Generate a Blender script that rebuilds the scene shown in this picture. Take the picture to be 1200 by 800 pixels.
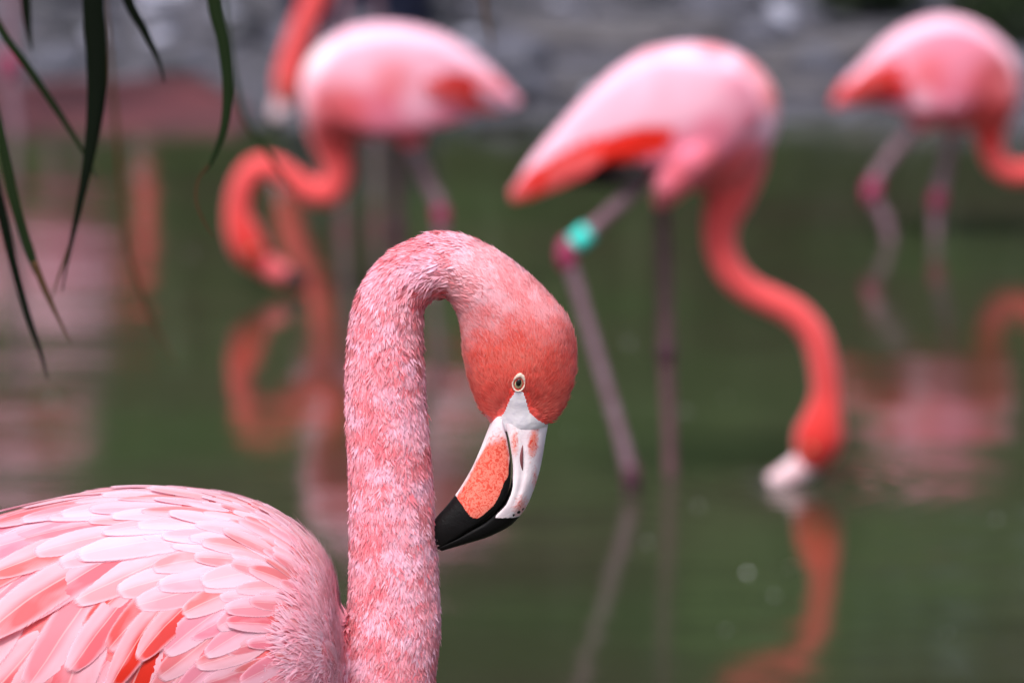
import bpy, bmesh, math, random
import numpy as np
from mathutils import Vector, Matrix
from mathutils.bvhtree import BVHTree
from mathutils import noise as mnoise

for o in list(bpy.data.objects):
    bpy.data.objects.remove(o)
random.seed(7)
rng = np.random.default_rng(7)
SC = bpy.context.scene
COL = SC.collection

# ------------------------------------------------------------------ camera
F_PX = 6667.0            # focal length in pixels of the 1200 px wide photograph (200 mm lens)
CAM_H = 1.40             # camera height above the water
PITCH = math.atan(992.0 / F_PX)
cam_d = bpy.data.cameras.new('camera')
cam = bpy.data.objects.new('camera', cam_d)
COL.objects.link(cam)
cam.location = (0, 0, CAM_H)
cam.rotation_euler = (math.pi / 2 - PITCH, 0, 0)
cam_d.sensor_width = 36.0
cam_d.lens = 36.0 * F_PX / 1200.0
cam_d.clip_start = 0.1
cam_d.clip_end = 500
cam_d.dof.use_dof = True
cam_d.dof.focus_distance = 3.50
cam_d.dof.aperture_fstop = 8.3
SC.camera = cam

# ------------------------------------------------------------------ sky, sun, exposure
SUN_EL, SUN_AZ = math.radians(58), math.radians(205)     # azimuth clockwise from +Y
world = bpy.data.worlds.new('World')
SC.world = world
world.use_nodes = True
wn, wl = world.node_tree.nodes, world.node_tree.links
wn.clear()
sky = wn.new('ShaderNodeTexSky')
sky.sky_type = 'NISHITA'
sky.sun_disc = False
sky.sun_elevation = SUN_EL
sky.sun_rotation = SUN_AZ
sky.air_density = 1.0
sky.dust_density = 4.0
hs = wn.new('ShaderNodeHueSaturation')
hs.inputs['Saturation'].default_value = 0.75
bg = wn.new('ShaderNodeBackground')
bg.inputs['Strength'].default_value = 0.12
out = wn.new('ShaderNodeOutputWorld')
wl.new(sky.outputs[0], hs.inputs['Color'])
wl.new(hs.outputs[0], bg.inputs['Color'])
wl.new(bg.outputs[0], out.inputs['Surface'])
sun_d = bpy.data.lights.new('sun', 'SUN')
sun_d.energy = 2.2
sun_d.angle = math.radians(18)
sun_d.color = (1.0, 0.97, 0.93)
sun = bpy.data.objects.new('sun', sun_d)
COL.objects.link(sun)
sd = Vector((math.sin(SUN_AZ) * math.cos(SUN_EL), math.cos(SUN_AZ) * math.cos(SUN_EL), math.sin(SUN_EL)))
sun.rotation_euler = sd.to_track_quat('Z', 'Y').to_euler()
sun.location = (0, 0, 12)
SC.view_settings.view_transform = 'Standard'
SC.view_settings.look = 'None'
SC.view_settings.exposure = 0.75
SC.view_settings.gamma = 1.0
SC.view_settings.use_curve_mapping = False
SC.render.engine = 'CYCLES'
SC.cycles.use_denoising = True
SC.cycles.max_bounces = 8
SC.cycles.diffuse_bounces = 4
SC.cycles.transmission_bounces = 6
SC.cycles.transparent_max_bounces = 16

# ------------------------------------------------------------------ helpers
CP, SP = math.cos(PITCH), math.sin(PITCH)


def at(px, py, Y):
    """point of the vertical plane y = Y that the photograph shows at pixel (px, py)"""
    x = (px - 600.0) / F_PX
    y = -(py - 400.0) / F_PX
    d = Vector((x, CP + y * SP, -SP + y * CP))
    t = Y / d.y
    return Vector((d.x * t, Y, CAM_H + d.z * t))


def on_water(px, py, z=0.0):
    x = (px - 600.0) / F_PX
    y = -(py - 400.0) / F_PX
    d = Vector((x, CP + y * SP, -SP + y * CP))
    t = (z - CAM_H) / d.z
    return Vector((d.x * t, d.y * t, z))


def to_px(P):
    """numpy (n,3) -> pixel coordinates (n,2)"""
    P = np.asarray(P, float)
    zc = P[:, 1] * CP - (P[:, 2] - CAM_H) * SP
    uc = P[:, 1] * SP + (P[:, 2] - CAM_H) * CP
    return np.stack([600 + F_PX * P[:, 0] / zc, 400 - F_PX * uc / zc], 1)


def lin(r, g, b):
    f = lambda c: ((c / 255.0 + 0.055) / 1.055) ** 2.4 if c > 10 else c / 255.0 / 12.92
    return (f(r), f(g), f(b))


def tag(o, label=None, cat=None, group=None, kind=None):
    if label: o['label'] = label
    if cat: o['category'] = cat
    if group: o['group'] = group
    if kind: o['kind'] = kind
    return o


def empty(name, loc):
    o = bpy.data.objects.new(name, None)
    o.empty_display_size = 0.1
    COL.objects.link(o)
    o.location = loc
    bpy.context.view_layer.update()
    return o


def link(name, me, mat=None, parent=None, smooth=True):
    o = bpy.data.objects.new(name, me)
    COL.objects.link(o)
    if mat and not me.materials:
        me.materials.append(mat)
    if parent:
        o.parent = parent
        o.matrix_parent_inverse = Matrix.Translation(-parent.location)
    if smooth and len(me.polygons):
        me.polygons.foreach_set('use_smooth', [True] * len(me.polygons))
    return o


def mesh_np(name, V, faces):
    me = bpy.data.meshes.new(name)
    me.from_pydata([tuple(v) for v in V], [], [tuple(f) for f in faces])
    me.update()
    return me


def mesh_big(name, V, F, col=None):
    """fast mesh from numpy: V (n,3); F list of arrays (m,k) with k = 3 or 4"""
    me = bpy.data.meshes.new(name)
    V = np.asarray(V, np.float32)
    loops = np.concatenate([f.reshape(-1) for f in F]).astype(np.int32)
    tot = np.concatenate([np.full(len(f), f.shape[1], np.int32) for f in F])
    start = np.concatenate([[0], np.cumsum(tot)[:-1]]).astype(np.int32)
    me.vertices.add(len(V)); me.loops.add(len(loops)); me.polygons.add(len(tot))
    me.vertices.foreach_set('co', V.reshape(-1))
    me.loops.foreach_set('vertex_index', loops)
    me.polygons.foreach_set('loop_start', start)
    me.polygons.foreach_set('loop_total', tot)
    me.update(calc_edges=True)
    me.validate()
    if col is not None:
        set_col(me, col)
    return me


def set_col(me, col):
    a = me.attributes.new('Col', 'FLOAT_COLOR', 'POINT')
    c = np.ones((len(me.vertices), 4), np.float32)
    col = np.asarray(col, np.float32)
    c[:, :col.shape[1]] = col
    a.data.foreach_set('color', c.reshape(-1))


def verts_of(me):
    a = np.empty(len(me.vertices) * 3, np.float32)
    me.vertices.foreach_get('co', a)
    return a.reshape(-1, 3)


def catmull(pts, n):
    """resample a list of equal-length tuples by Catmull-Rom, n samples per span"""
    P = np.array(pts, float)
    P = np.vstack([2 * P[0] - P[1], P, 2 * P[-1] - P[-2]])
    o = []
    for i in range(1, len(P) - 2):
        for k in range(n):
            t = k / n
            a, b, c, d = P[i - 1], P[i], P[i + 1], P[i + 2]
            o.append(0.5 * ((2 * b) + (c - a) * t + (2 * a - 5 * b + 4 * c - d) * t * t + (3 * b - a - 3 * c + d) * t ** 3))
    o.append(P[-2])
    return np.array(o)


def ring_loft(bm, rings):
    """rings: list of lists of Vectors of equal length; caps both ends"""
    vs = [[bm.verts.new(p) for p in r] for r in rings]
    n = len(vs[0])
    for a, b in zip(vs[:-1], vs[1:]):
        for i in range(n):
            bm.faces.new((a[i], a[(i + 1) % n], b[(i + 1) % n], b[i]))
    bm.faces.new(vs[0][::-1]); bm.faces.new(vs[-1])
    return vs


def tube(bm, pts, n=12, lat=1.0):
    """round tube through (x, y, z, r) points"""
    P = [Vector(p[:3]) for p in pts]
    rings = []
    ref = Vector((0, 1, 0))
    for i, p in enumerate(P):
        t = (P[min(i + 1, len(P) - 1)] - P[max(i - 1, 0)]).normalized()
        r_ = ref if abs(t.dot(ref)) < 0.9 else Vector((1, 0, 0))
        a = (r_ - t * r_.dot(t)).normalized()
        b = t.cross(a)
        r = pts[i][3]
        rings.append([p + (a * math.cos(k * 2 * math.pi / n) * lat + b * math.sin(k * 2 * math.pi / n)) * r for k in range(n)])
    ring_loft(bm, rings)


def bm_mesh(bm, name):
    bmesh.ops.recalc_face_normals(bm, faces=bm.faces)
    me = bpy.data.meshes.new(name)
    bm.to_mesh(me); bm.free()
    return me


def remeshed(bm, name, voxel, smooth_it):
    """weld overlapping lofts into ONE continuous skin"""
    me = bm_mesh(bm, name + '_raw')
    o = bpy.data.objects.new('tmp', me)
    COL.objects.link(o)
    m = o.modifiers.new('r', 'REMESH'); m.mode = 'VOXEL'; m.voxel_size = voxel
    s = o.modifiers.new('s', 'SMOOTH'); s.factor = 0.5; s.iterations = smooth_it
    dg = bpy.context.evaluated_depsgraph_get()
    res = bpy.data.meshes.new_from_object(o.evaluated_get(dg))
    res.name = name
    bpy.data.objects.remove(o); bpy.data.meshes.remove(me)
    return res


def pair_loft(bm, pairs, Y, n=20, sub=4, power=1.0):
    """pairs: (topx, topy, botx, boty, half lateral width in metres [, lateral offset]) in photograph pixels at plane Y"""
    S = catmull(pairs, sub)
    rings = []
    for s in S:
        A, B = at(s[0], s[1], Y), at(s[2], s[3], Y)
        c, h = (A + B) / 2, (A - B) / 2
        off = s[5] if len(s) > 5 else 0.0
        ring = []
        for k in range(n):
            th = 2 * math.pi * k / n
            ring.append(c + h * math.cos(th) + Vector((0, max(s[4], 0.001) * math.sin(th) + off, 0)))
        rings.append(ring)
    ring_loft(bm, rings)
    return S


def poly_mask(pts, poly):
    """points inside polygon, numpy"""
    x, y = pts[:, 0], pts[:, 1]
    ins = np.zeros(len(pts), bool)
    n = len(poly)
    for i in range(n):
        x1, y1 = poly[i]; x2, y2 = poly[(i + 1) % n]
        c = ((y1 > y) != (y2 > y)) & (x < (x2 - x1) * (y - y1) / (y2 - y1 + 1e-12) + x1)
        ins ^= c
    return ins


def sstep(a, b, x):
    t = np.clip((x - a) / (b - a), 0, 1)
    return t * t * (3 - 2 * t)


def vnoise(P, scale, seed=0.0):
    return np.array([mnoise.noise(Vector((p[0] * scale + seed, p[1] * scale - seed, p[2] * scale + 2 * seed))) for p in P])


# ------------------------------------------------------------------ materials
class NT:
    def __init__(self, name):
        self.m = bpy.data.materials.new(name)
        self.m.use_nodes = True
        self.t = self.m.node_tree
        self.t.nodes.clear()
        self.out = self.t.nodes.new('ShaderNodeOutputMaterial')

    def n(self, typ, **kw):
        nd = self.t.nodes.new(typ)
        for k, v in kw.items():
            if k.startswith('i_'):
                key = k[2:].replace('_', ' ')
                nd.inputs[int(key) if key.isdigit() else key].default_value = v
            else:
                setattr(nd, k, v)
        return nd

    def l(self, a, b):
        self.t.links.new(a, b)

    def mix(self, fac, a, b, blend='MIX'):
        nd = self.n('ShaderNodeMix', data_type='RGBA', blend_type=blend)
        for s, v in ((nd.inputs[0], fac), (nd.inputs[6], a), (nd.inputs[7], b)):
            if isinstance(v, (int, float)): s.default_value = v
            elif isinstance(v, tuple): s.default_value = (*v, 1) if len(v) == 3 else v
            else: self.l(v, s)
        return nd.outputs[2]

    def ramp(self, src, stops):
        nd = self.n('ShaderNodeValToRGB')
        e = nd.color_ramp.elements
        while len(e) < len(stops): e.new(0.5)
        for el, (p, c) in zip(e, stops):
            el.position = p; el.color = (*c, 1) if len(c) == 3 else c
        self.l(src, nd.inputs[0])
        return nd.outputs[0]

    def math(self, op, a, b=0.0):
        nd = self.n('ShaderNodeMath', operation=op)
        for s, v in ((nd.inputs[0], a), (nd.inputs[1], b)):
            if isinstance(v, (int, float)): s.default_value = v
            else: self.l(v, s)
        return nd.outputs[0]

    def noise(self, scale, detail=3, coord=None, rough=0.5):
        nd = self.n('ShaderNodeTexNoise')
        nd.inputs['Scale'].default_value = scale
        nd.inputs['Detail'].default_value = detail
        nd.inputs['Roughness'].default_value = rough
        if coord is not None: self.l(coord, nd.inputs['Vector'])
        return nd.outputs['Fac']

    def bump(self, h, strength, dist):
        nd = self.n('ShaderNodeBump')
        nd.inputs['Strength'].default_value = strength
        nd.inputs['Distance'].default_value = dist
        self.l(h, nd.inputs['Height'])
        return nd.outputs[0]

    def principled(self, color, rough=0.6, normal=None, **kw):
        p = self.n('ShaderNodeBsdfPrincipled')
        if isinstance(color, tuple): p.inputs['Base Color'].default_value = (*color, 1)
        else: self.l(color, p.inputs['Base Color'])
        if isinstance(rough, (int, float)): p.inputs['Roughness'].default_value = rough
        else: self.l(rough, p.inputs['Roughness'])
        if normal is not None: self.l(normal, p.inputs['Normal'])
        for k, v in kw.items():
            p.inputs[k.replace('_', ' ')].default_value = v
        return p

    def done(self, shader):
        self.l(shader.outputs[0], self.out.inputs['Surface'])
        return self.m


def plumage_mat(name, transl=0.25, spec=0.15, rough=0.75, bump=0.0):
    t = NT(name)
    a = t.n('ShaderNodeAttribute', attribute_name='Col')
    nrm = None
    if bump:
        co = t.n('ShaderNodeTexCoord')
        nrm = t.bump(t.noise(160, 3, co.outputs['Object']), bump, 0.004)
    p = t.principled(a.outputs['Color'], rough, nrm, Sheen_Weight=0.25, Sheen_Roughness=0.5)
    p.inputs['Specular IOR Level'].default_value = spec
    tr = t.n('ShaderNodeBsdfTranslucent')
    t.l(a.outputs['Color'], tr.inputs['Color'])
    mx = t.n('ShaderNodeMixShader'); mx.inputs[0].default_value = transl
    t.l(p.outputs[0], mx.inputs[1]); t.l(tr.outputs[0], mx.inputs[2])
    return t.done(mx)


M_PLUME = plumage_mat('plumage', transl=0.22, spec=0.1, rough=0.85)
M_SKINFEATHER = plumage_mat('body_down', transl=0.0, bump=0.5)


def feather_mat(attr):
    """satin feather: pale margins, coral web on one side of the shaft, fine barbs, fringed edge; tinted per feather"""
    t = NT('contour_feather_attr' if attr else 'contour_feather')
    uv = t.n('ShaderNodeUVMap', uv_map='UVMap')
    sep = t.n('ShaderNodeSeparateXYZ'); t.l(uv.outputs[0], sep.inputs[0])
    u, v = sep.outputs[0], sep.outputs[1]           # u 0..1 across, v 0 base .. 1 tip
    if attr:
        oi = t.n('ShaderNodeAttribute', attribute_name='Col'); tint, rnd = oi.outputs['Color'], oi.outputs['Alpha']
    else:
        oi = t.n('ShaderNodeObjectInfo'); tint, rnd = oi.outputs['Color'], oi.outputs['Random']
    ac = t.math('ABSOLUTE', t.math('SUBTRACT', u, 0.5))
    ph = t.math('SUBTRACT', t.math('MULTIPLY', v, 70.0), t.math('MULTIPLY', ac, 60.0))
    cmb = t.n('ShaderNodeCombineXYZ')
    t.l(ph, cmb.inputs[0]); t.l(t.math('MULTIPLY', ac, 3.0), cmb.inputs[1]); t.l(t.math('MULTIPLY', rnd, 50.0), cmb.inputs[2])
    barb = t.noise(1.2, 3, cmb.outputs[0], 0.65)
    cm2 = t.n('ShaderNodeCombineXYZ')
    t.l(t.math('MULTIPLY', u, 2.0), cm2.inputs[0]); t.l(t.math('MULTIPLY', v, 2.6), cm2.inputs[1]); t.l(t.math('MULTIPLY', rnd, 90.0), cm2.inputs[2])
    blot = t.noise(1.0, 2, cm2.outputs[0])
    def mr(src, a0, a1):
        m = t.n('ShaderNodeMapRange', interpolation_type='SMOOTHSTEP'); t.l(src, m.inputs[0])
        m.inputs[1].default_value = a0; m.inputs[2].default_value = a1
        return m.outputs[0]
    side = mr(u, 0.30, 0.62)
    edge = mr(ac, 0.52, 0.26)
    tipf = mr(v, 1.02, 0.80)
    web = t.math('MULTIPLY', t.math('ADD', t.math('MULTIPLY', side, 0.75), 0.25), t.math('MULTIPLY', edge, tipf))
    web = t.math('MULTIPLY', web, t.math('ADD', t.math('MULTIPLY', blot, 1.9), 0.1))
    web = t.math('ADD', web, t.math('MULTIPLY', t.math('SUBTRACT', barb, 0.5), 0.22))
    cl = t.n('ShaderNodeClamp'); t.l(web, cl.inputs[0])
    pale = t.mix(0.74, tint, lin(246, 212, 230))
    col = t.mix(cl.outputs[0], pale, tint)
    shaft = mr(ac, 0.024, 0.008)
    col = t.mix(t.math('MULTIPLY', shaft, 0.35), col, lin(252, 222, 226))
    p = t.principled(col, 0.6, t.bump(barb, 0.12, 0.0010), Sheen_Weight=0.3, Sheen_Roughness=0.4)
    p.inputs['Specular IOR Level'].default_value = 0.2
    tr = t.n('ShaderNodeBsdfTranslucent'); t.l(col, tr.inputs['Color'])
    mx = t.n('ShaderNodeMixShader'); mx.inputs[0].default_value = 0.35
    t.l(p.outputs[0], mx.inputs[1]); t.l(tr.outputs[0], mx.inputs[2])
    # fringe: barbs thin out towards the margin
    lim = t.math('MAXIMUM', mr(ac, 0.33, 0.505), mr(v, 0.84, 1.005))
    gone = t.n('ShaderNodeMapRange'); t.l(t.math('SUBTRACT', t.math('MULTIPLY', lim, 1.25), barb), gone.inputs[0])
    gone.inputs[1].default_value = 0.0; gone.inputs[2].default_value = 0.45
    tp = t.n('ShaderNodeBsdfTransparent')
    m2 = t.n('ShaderNodeMixShader'); t.l(gone.outputs[0], m2.inputs[0])
    t.l(mx.outputs[0], m2.inputs[1]); t.l(tp.outputs[0], m2.inputs[2])
    return t.done(m2)


M_FEATHER_J = feather_mat(True)
M_FEATHER = feather_mat(False)


def simple(name, col, rough=0.5, nscale=0, namt=0.3, col2=None, bump=0.0, spec=0.5):
    t = NT(name)
    c, nrm = col, None
    if nscale:
        co = t.n('ShaderNodeTexCoord')
        f = t.noise(nscale, 4, co.outputs['Object'])
        c = t.mix(t.ramp(f, [(0.35, (0, 0, 0)), (0.65, (1, 1, 1))]), col, col2 or tuple(x * (1 - namt) for x in col))
        if bump: nrm = t.bump(f, bump, 0.002)
    p = t.principled(c, rough, nrm)
    p.inputs['Specular IOR Level'].default_value = spec
    return t.done(p)


def bill_mat():
    t = NT('bill_horn')
    a = t.n('ShaderNodeAttribute', attribute_name='Col')     # R = orange web, G = black horn, B = distance out from the mouth edge
    sep = t.n('ShaderNodeSeparateColor'); t.l(a.outputs['Color'], sep.inputs[0])
    co = t.n('ShaderNodeTexCoord')
    mp = t.n('ShaderNodeMapping'); t.l(co.outputs['Object'], mp.inputs['Vector'])
    n1 = t.n('ShaderNodeTexNoise'); n1.inputs['Scale'].default_value = 300; n1.inputs['Detail'].default_value = 3
    n1.inputs['Distortion'].default_value = 1.6
    t.l(mp.outputs[0], n1.inputs['Vector'])
    vein = t.ramp(n1.outputs['Fac'], [(0.40, (0, 0, 0)), (0.47, (1, 1, 1)), (0.53, (1, 1, 1)), (0.60, (0, 0, 0))])
    n2 = t.noise(60, 4, co.outputs['Object'])
    orange = t.mix(n2, lin(216, 82, 64), lin(200, 62, 52))
    orange = t.mix(t.math('MULTIPLY', vein, 0.42), orange, lin(244, 168, 150))
    white = t.mix(t.ramp(n2, [(0.4, (0, 0, 0)), (0.7, (1, 1, 1))]), lin(236, 222, 228), lin(214, 192, 202))
    fr = t.math('ADD', sep.outputs[0], t.math('MULTIPLY', t.math('SUBTRACT', n1.outputs['Fac'], 0.5), 0.9))
    fr = t.ramp(fr, [(0.22, (0, 0, 0)), (0.72, (1, 1, 1))])
    col = t.mix(fr, white, orange)
    fb = t.math('ADD', sep.outputs[1], t.math('MULTIPLY', t.math('SUBTRACT', t.noise(300, 3, co.outputs['Object']), 0.5), 0.5))
    fb = t.ramp(fb, [(0.46, (0, 0, 0)), (0.54, (1, 1, 1))])
    col = t.mix(fb, col, (0.004, 0.0035, 0.004))
    h = t.math('ADD', n1.outputs['Fac'], t.math('MULTIPLY', n2, 0.6))
    rough = t.mix(fb, (0.42, 0.42, 0.42), (0.40, 0.40, 0.40))
    p = t.principled(col, 0.5, t.bump(h, 0.35, 0.0008))
    p.inputs['Subsurface Weight'].default_value = 0.08
    p.inputs['Subsurface Radius'].default_value = (0.004, 0.002, 0.002)
    p.inputs['Specular IOR Level'].default_value = 0.2
    return t.done(p)


M_BILL = bill_mat()
M_FACE = simple('facial_skin', lin(244, 236, 242), 0.5, 200, 0.2, lin(228, 220, 232), 0.25, 0.35)
M_EYE_IRIS = simple('iris', lin(196, 190, 150), 0.15, 900, 0.3, lin(130, 130, 96))
M_EYE_RIM = simple('eye_rim', lin(220, 196, 182), 0.5, 500, 0.15, None, 0.4)
M_PUPIL = simple('pupil', (0.004, 0.004, 0.004), 0.05)
M_NOSTRIL = simple('nostril', lin(120, 60, 66), 0.6)
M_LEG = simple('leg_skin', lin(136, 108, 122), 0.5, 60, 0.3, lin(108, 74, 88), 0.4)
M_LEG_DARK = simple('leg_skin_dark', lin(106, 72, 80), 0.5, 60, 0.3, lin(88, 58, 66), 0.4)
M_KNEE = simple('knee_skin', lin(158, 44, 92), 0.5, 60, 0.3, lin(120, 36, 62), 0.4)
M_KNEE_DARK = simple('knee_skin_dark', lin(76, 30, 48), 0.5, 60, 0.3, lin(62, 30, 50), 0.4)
M_BAND = simple('leg_band_plastic', lin(52, 206, 196), 0.35)
M_FAR_BILL = simple('far_bill', lin(222, 204, 212), 0.45, 40, 0.2, lin(222, 176, 186))
M_FAR_BILL2 = simple('far_bill_coral', lin(206, 70, 80), 0.45, 40, 0.2, lin(210, 110, 116))
M_FAR_TIP = simple('far_bill_tip', (0.008, 0.007, 0.008), 0.35)
M_WINGRED = plumage_mat('wing_plumage', transl=0.1)

# ------------------------------------------------------------------ ground and water
SHORE0 = 12.75


def shore_y(x):
    return SHORE0 + 0.10 * math.sin(x * 1.3 + 0.5) + 0.05 * math.sin(x * 3.7) - 0.14 * max(0, min(1, (x - 0.4) / 0.6))


def bed_z(x, y):
    s = shore_y(x)
    if y > s:
        d = y - s
        z = 0.045 * min(d, 4) + 0.03 * mnoise.noise(Vector((x * 2.2, y * 2.2, 0))) * min(1, d * 3) + 0.02 * min(1, d * 6)
        if d > 4.5: z += 0.30 * (d - 4.5) if d < 14 else 2.85
        return z
    pts = [(-60, 0.35), (0.2, 0.10), (0.9, 0.02), (1.6, -0.10), (7.0, -0.115), (8.6, -0.13), (9.9, -0.21), (10.9, -0.26), (11.8, -0.20), (s, 0.0)]
    for (a, za), (b, zb) in zip(pts[:-1], pts[1:]):
        if y <= b:
            return za + (zb - za) * max(0, (y - a) / (b - a))
    return 0


def on_ground(px, py):
    """where the line of sight of a pixel meets the bank"""
    a = on_water(px, py, 0.0)
    o = Vector((0, 0, CAM_H))
    for k in range(400):
        q = o.lerp(a, 0.80 + 0.2 * k / 400)
        if q.z <= bed_z(q.x, q.y): break
    return Vector((q.x, q.y, bed_z(q.x, q.y)))


def axis(lo, hi, fine_lo, fine_hi, fine):
    v = list(np.arange(fine_lo, fine_hi, fine))
    a, st = fine_lo, fine
    while a > lo:
        st *= 1.35; a -= st; v.insert(0, max(a, lo))
    a, st = v[-1], fine
    while a < hi:
        st *= 1.35; a += st; v.append(min(a, hi))
    return v


xs = axis(-220, 220, -3.0, 3.0, 0.10)
ys = axis(-220, 300, 0.0, 18.0, 0.10)
V = [(x, y, bed_z(x, y)) for y in ys for x in xs]
nx = len(xs)
Fq = [(j * nx + i, j * nx + i + 1, (j + 1) * nx + i + 1, (j + 1) * nx + i) for j in range(len(ys) - 1) for i in range(nx - 1)]
t = NT('bank_ground')
co = t.n('ShaderNodeTexCoord')
n1 = t.noise(2.2, 5, co.outputs['Object'], 0.6)
n2 = t.noise(22, 5, co.outputs['Object'], 0.65)
c = t.mix(t.ramp(n1, [(0.38, (0, 0, 0)), (0.62, (1, 1, 1))]), lin(62, 60, 68), lin(44, 42, 46))
c = t.mix(t.ramp(n2, [(0.45, (0, 0, 0)), (0.62, (1, 1, 1))]), c, lin(88, 86, 98))
sp = t.n('ShaderNodeSeparateXYZ'); t.l(co.outputs['Object'], sp.inputs[0])
far = t.n('ShaderNodeMapRange', interpolation_type='SMOOTHSTEP'); t.l(sp.outputs[1], far.inputs[0])
far.inputs[1].default_value = 16.3; far.inputs[2].default_value = 17.4
c = t.mix(far.outputs[0], c, lin(74, 92, 48))
p = t.principled(c, 0.75, t.bump(t.math('ADD', n1, n2), 0.6, 0.03))
ground = tag(link('ground', mesh_np('ground', V, Fq), t.done(p)), kind='structure')

# water: gently rippled sheet, rings spreading from the feeding bird's bill
MID_Y = 8.03
ripple_c = on_water(915, 566)
wx = axis(-90, 90, -1.6, 1.6, 0.05)
wy = axis(0.95, SHORE0 + 0.5, 0.95, SHORE0 + 0.5, 0.05)
V = []
for y in wy:
    for x in wx:
        d = math.hypot(x - ripple_c.x, y - ripple_c.y)
        V.append((x, y, 0.0))
nx = len(wx)
Fq = [(j * nx + i, j * nx + i + 1, (j + 1) * nx + i + 1, (j + 1) * nx + i) for j in range(len(wy) - 1) for i in range(nx - 1)]
t = NT('pond_water')
co = t.n('ShaderNodeTexCoord')
mp = t.n('ShaderNodeMapping'); t.l(co.outputs['Object'], mp.inputs['Vector'])
mp.inputs['Scale'].default_value = (1.0, 1.7, 1.0)
w1 = t.noise(1.6, 2, mp.outputs[0])
w2 = t.noise(9.0, 2, mp.outputs[0])
w3 = t.noise(34.0, 2, mp.outputs[0])
h = t.math('ADD', t.math('MULTIPLY', w1, 0.0045), t.math('ADD', t.math('MULTIPLY', w2, 0.0008), t.math('MULTIPLY', w3, 0.00022)))
# rings
vs_ = t.n('ShaderNodeVectorMath', operation='DISTANCE'); t.l(co.outputs['Object'], vs_.inputs[0])
vs_.inputs[1].default_value = (ripple_c.x, ripple_c.y, 0)
ring = t.math('SINE', t.math('MULTIPLY', vs_.outputs['Value'], 120.0))
fade = t.math('POWER', 2.718, t.math('MULTIPLY', vs_.outputs['Value'], -11.0))
h = t.math('ADD', h, t.math('MULTIPLY', t.math('MULTIPLY', ring, fade), 0.0022))
alg = t.noise(1.1, 4, co.outputs['Object'])
wc = t.mix(t.ramp(alg, [(0.38, (0, 0, 0)), (0.65, (1, 1, 1))]), (0.034, 0.031, 0.020), (0.029, 0.040, 0.018))
p = t.principled(wc, 0.06, t.bump(h, 1.0, 1.0))
p.inputs['IOR'].default_value = 1.333
water = tag(link('water', mesh_np('water', V, Fq), t.done(p)), kind='structure')

# reddish strip along the left part of the far shore
bm = bmesh.new()
prev = None
for i in range(0, 71):
    x = -3.4 + i * 0.04
    y0 = shore_y(x) - 0.10
    w_ = (0.62 + 0.14 * mnoise.noise(Vector((x * 2.1, 3, 0)))) * min(1, max(0.02, (-0.50 - x) / 0.25))
    row = []
    for k in range(7):
        y = y0 + w_ * k / 6
        row.append(bm.verts.new((x, y, max(bed_z(x, y), -0.012) + 0.012 + 0.016 * math.sin(math.pi * k / 6) + 0.012 * mnoise.noise(Vector((x * 6, y * 6, 1))))))
    if prev:
        for k in range(6):
            bm.faces.new((prev[k], row[k], row[k + 1], prev[k + 1]))
    prev = row
M_SHORE_RED = simple('shore_red', lin(94, 44, 50), 0.55, 9, 0.3, lin(66, 36, 40), 0.8)
tag(link('shore_strip', bm_mesh(bm, 'shore_strip'), M_SHORE_RED), kind='structure')

# ------------------------------------------------------------------ stones on the bank
M_STONES = [simple('stone_grey', lin(84, 84, 98), 0.7, 14, 0.35, lin(58, 57, 68), 0.8),
            simple('stone_pale', lin(170, 172, 190), 0.6, 14, 0.3, lin(130, 128, 146), 0.6),
            simple('stone_dark', lin(50, 50, 60), 0.6, 14, 0.35, lin(36, 35, 42), 0.8)]


def stone_mesh(seed, mat):
    bm = bmesh.new()
    bmesh.ops.create_icosphere(bm, subdivisions=2, radius=1.0)
    for v in bm.verts:
        n = mnoise.noise(v.co * 0.9 + Vector((seed * 7.1, 0, 0))) * 0.55 + mnoise.noise(v.co * 2.1 + Vector((0, seed * 3.3, 0))) * 0.2
        v.co *= 1 + n
        v.co.z *= 0.62
        if v.co.z < -0.3: v.co.z = -0.3 + (v.co.z + 0.3) * 0.3
    me = bm_mesh(bm, 'stone')
    me.materials.append(mat)
    return me


stones = [[stone_mesh(s + 10 * k, M_STONES[k]) for s in range(4)] for k in range(3)]
LBL = ['grey rounded stone among the pebbles of the far bank',
       'pale bluish white pebble lying on the far bank',
       'dark slate coloured stone lying on the far bank']
placed = []
tries = 0
while len(placed) < 190 and tries < 9000:
    tries += 1
    px, py = random.uniform(-60, 1260), random.uniform(-30, 128)
    q = on_ground(px, py)
    if q.y < shore_y(q.x) + 0.05: continue
    if q.x < -0.5 and q.y < shore_y(q.x) + 0.62: continue
    r = random.choice((0.016, 0.02, 0.026, 0.034, 0.045, 0.06, 0.075)) * random.uniform(0.8, 1.2)
    if 620 < px < 960 and 30 < py < 130 and random.random() < 0.6: continue
    if any((q.x - a) ** 2 + (q.y - b) ** 2 < (0.8 * (r + c_)) ** 2 for a, b, c_ in placed): continue
    placed.append((q.x, q.y, r))
    k = random.choices((0, 1, 2), (5, 2.5 if r < 0.04 else 0.4, 3.5))[0]
    o = link('stone', random.choice(stones[k]))
    o.location = (q.x, q.y, bed_z(q.x, q.y) + r * 0.22)
    o.rotation_euler = (0, 0, random.uniform(0, 6.28))
    o.scale = (r * random.uniform(0.9, 1.5), r * random.uniform(0.8, 1.2), r)
    tag(o, LBL[k], 'stone', ('grey stones', 'pale pebbles', 'dark stones')[k] + ' on the far bank')


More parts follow.
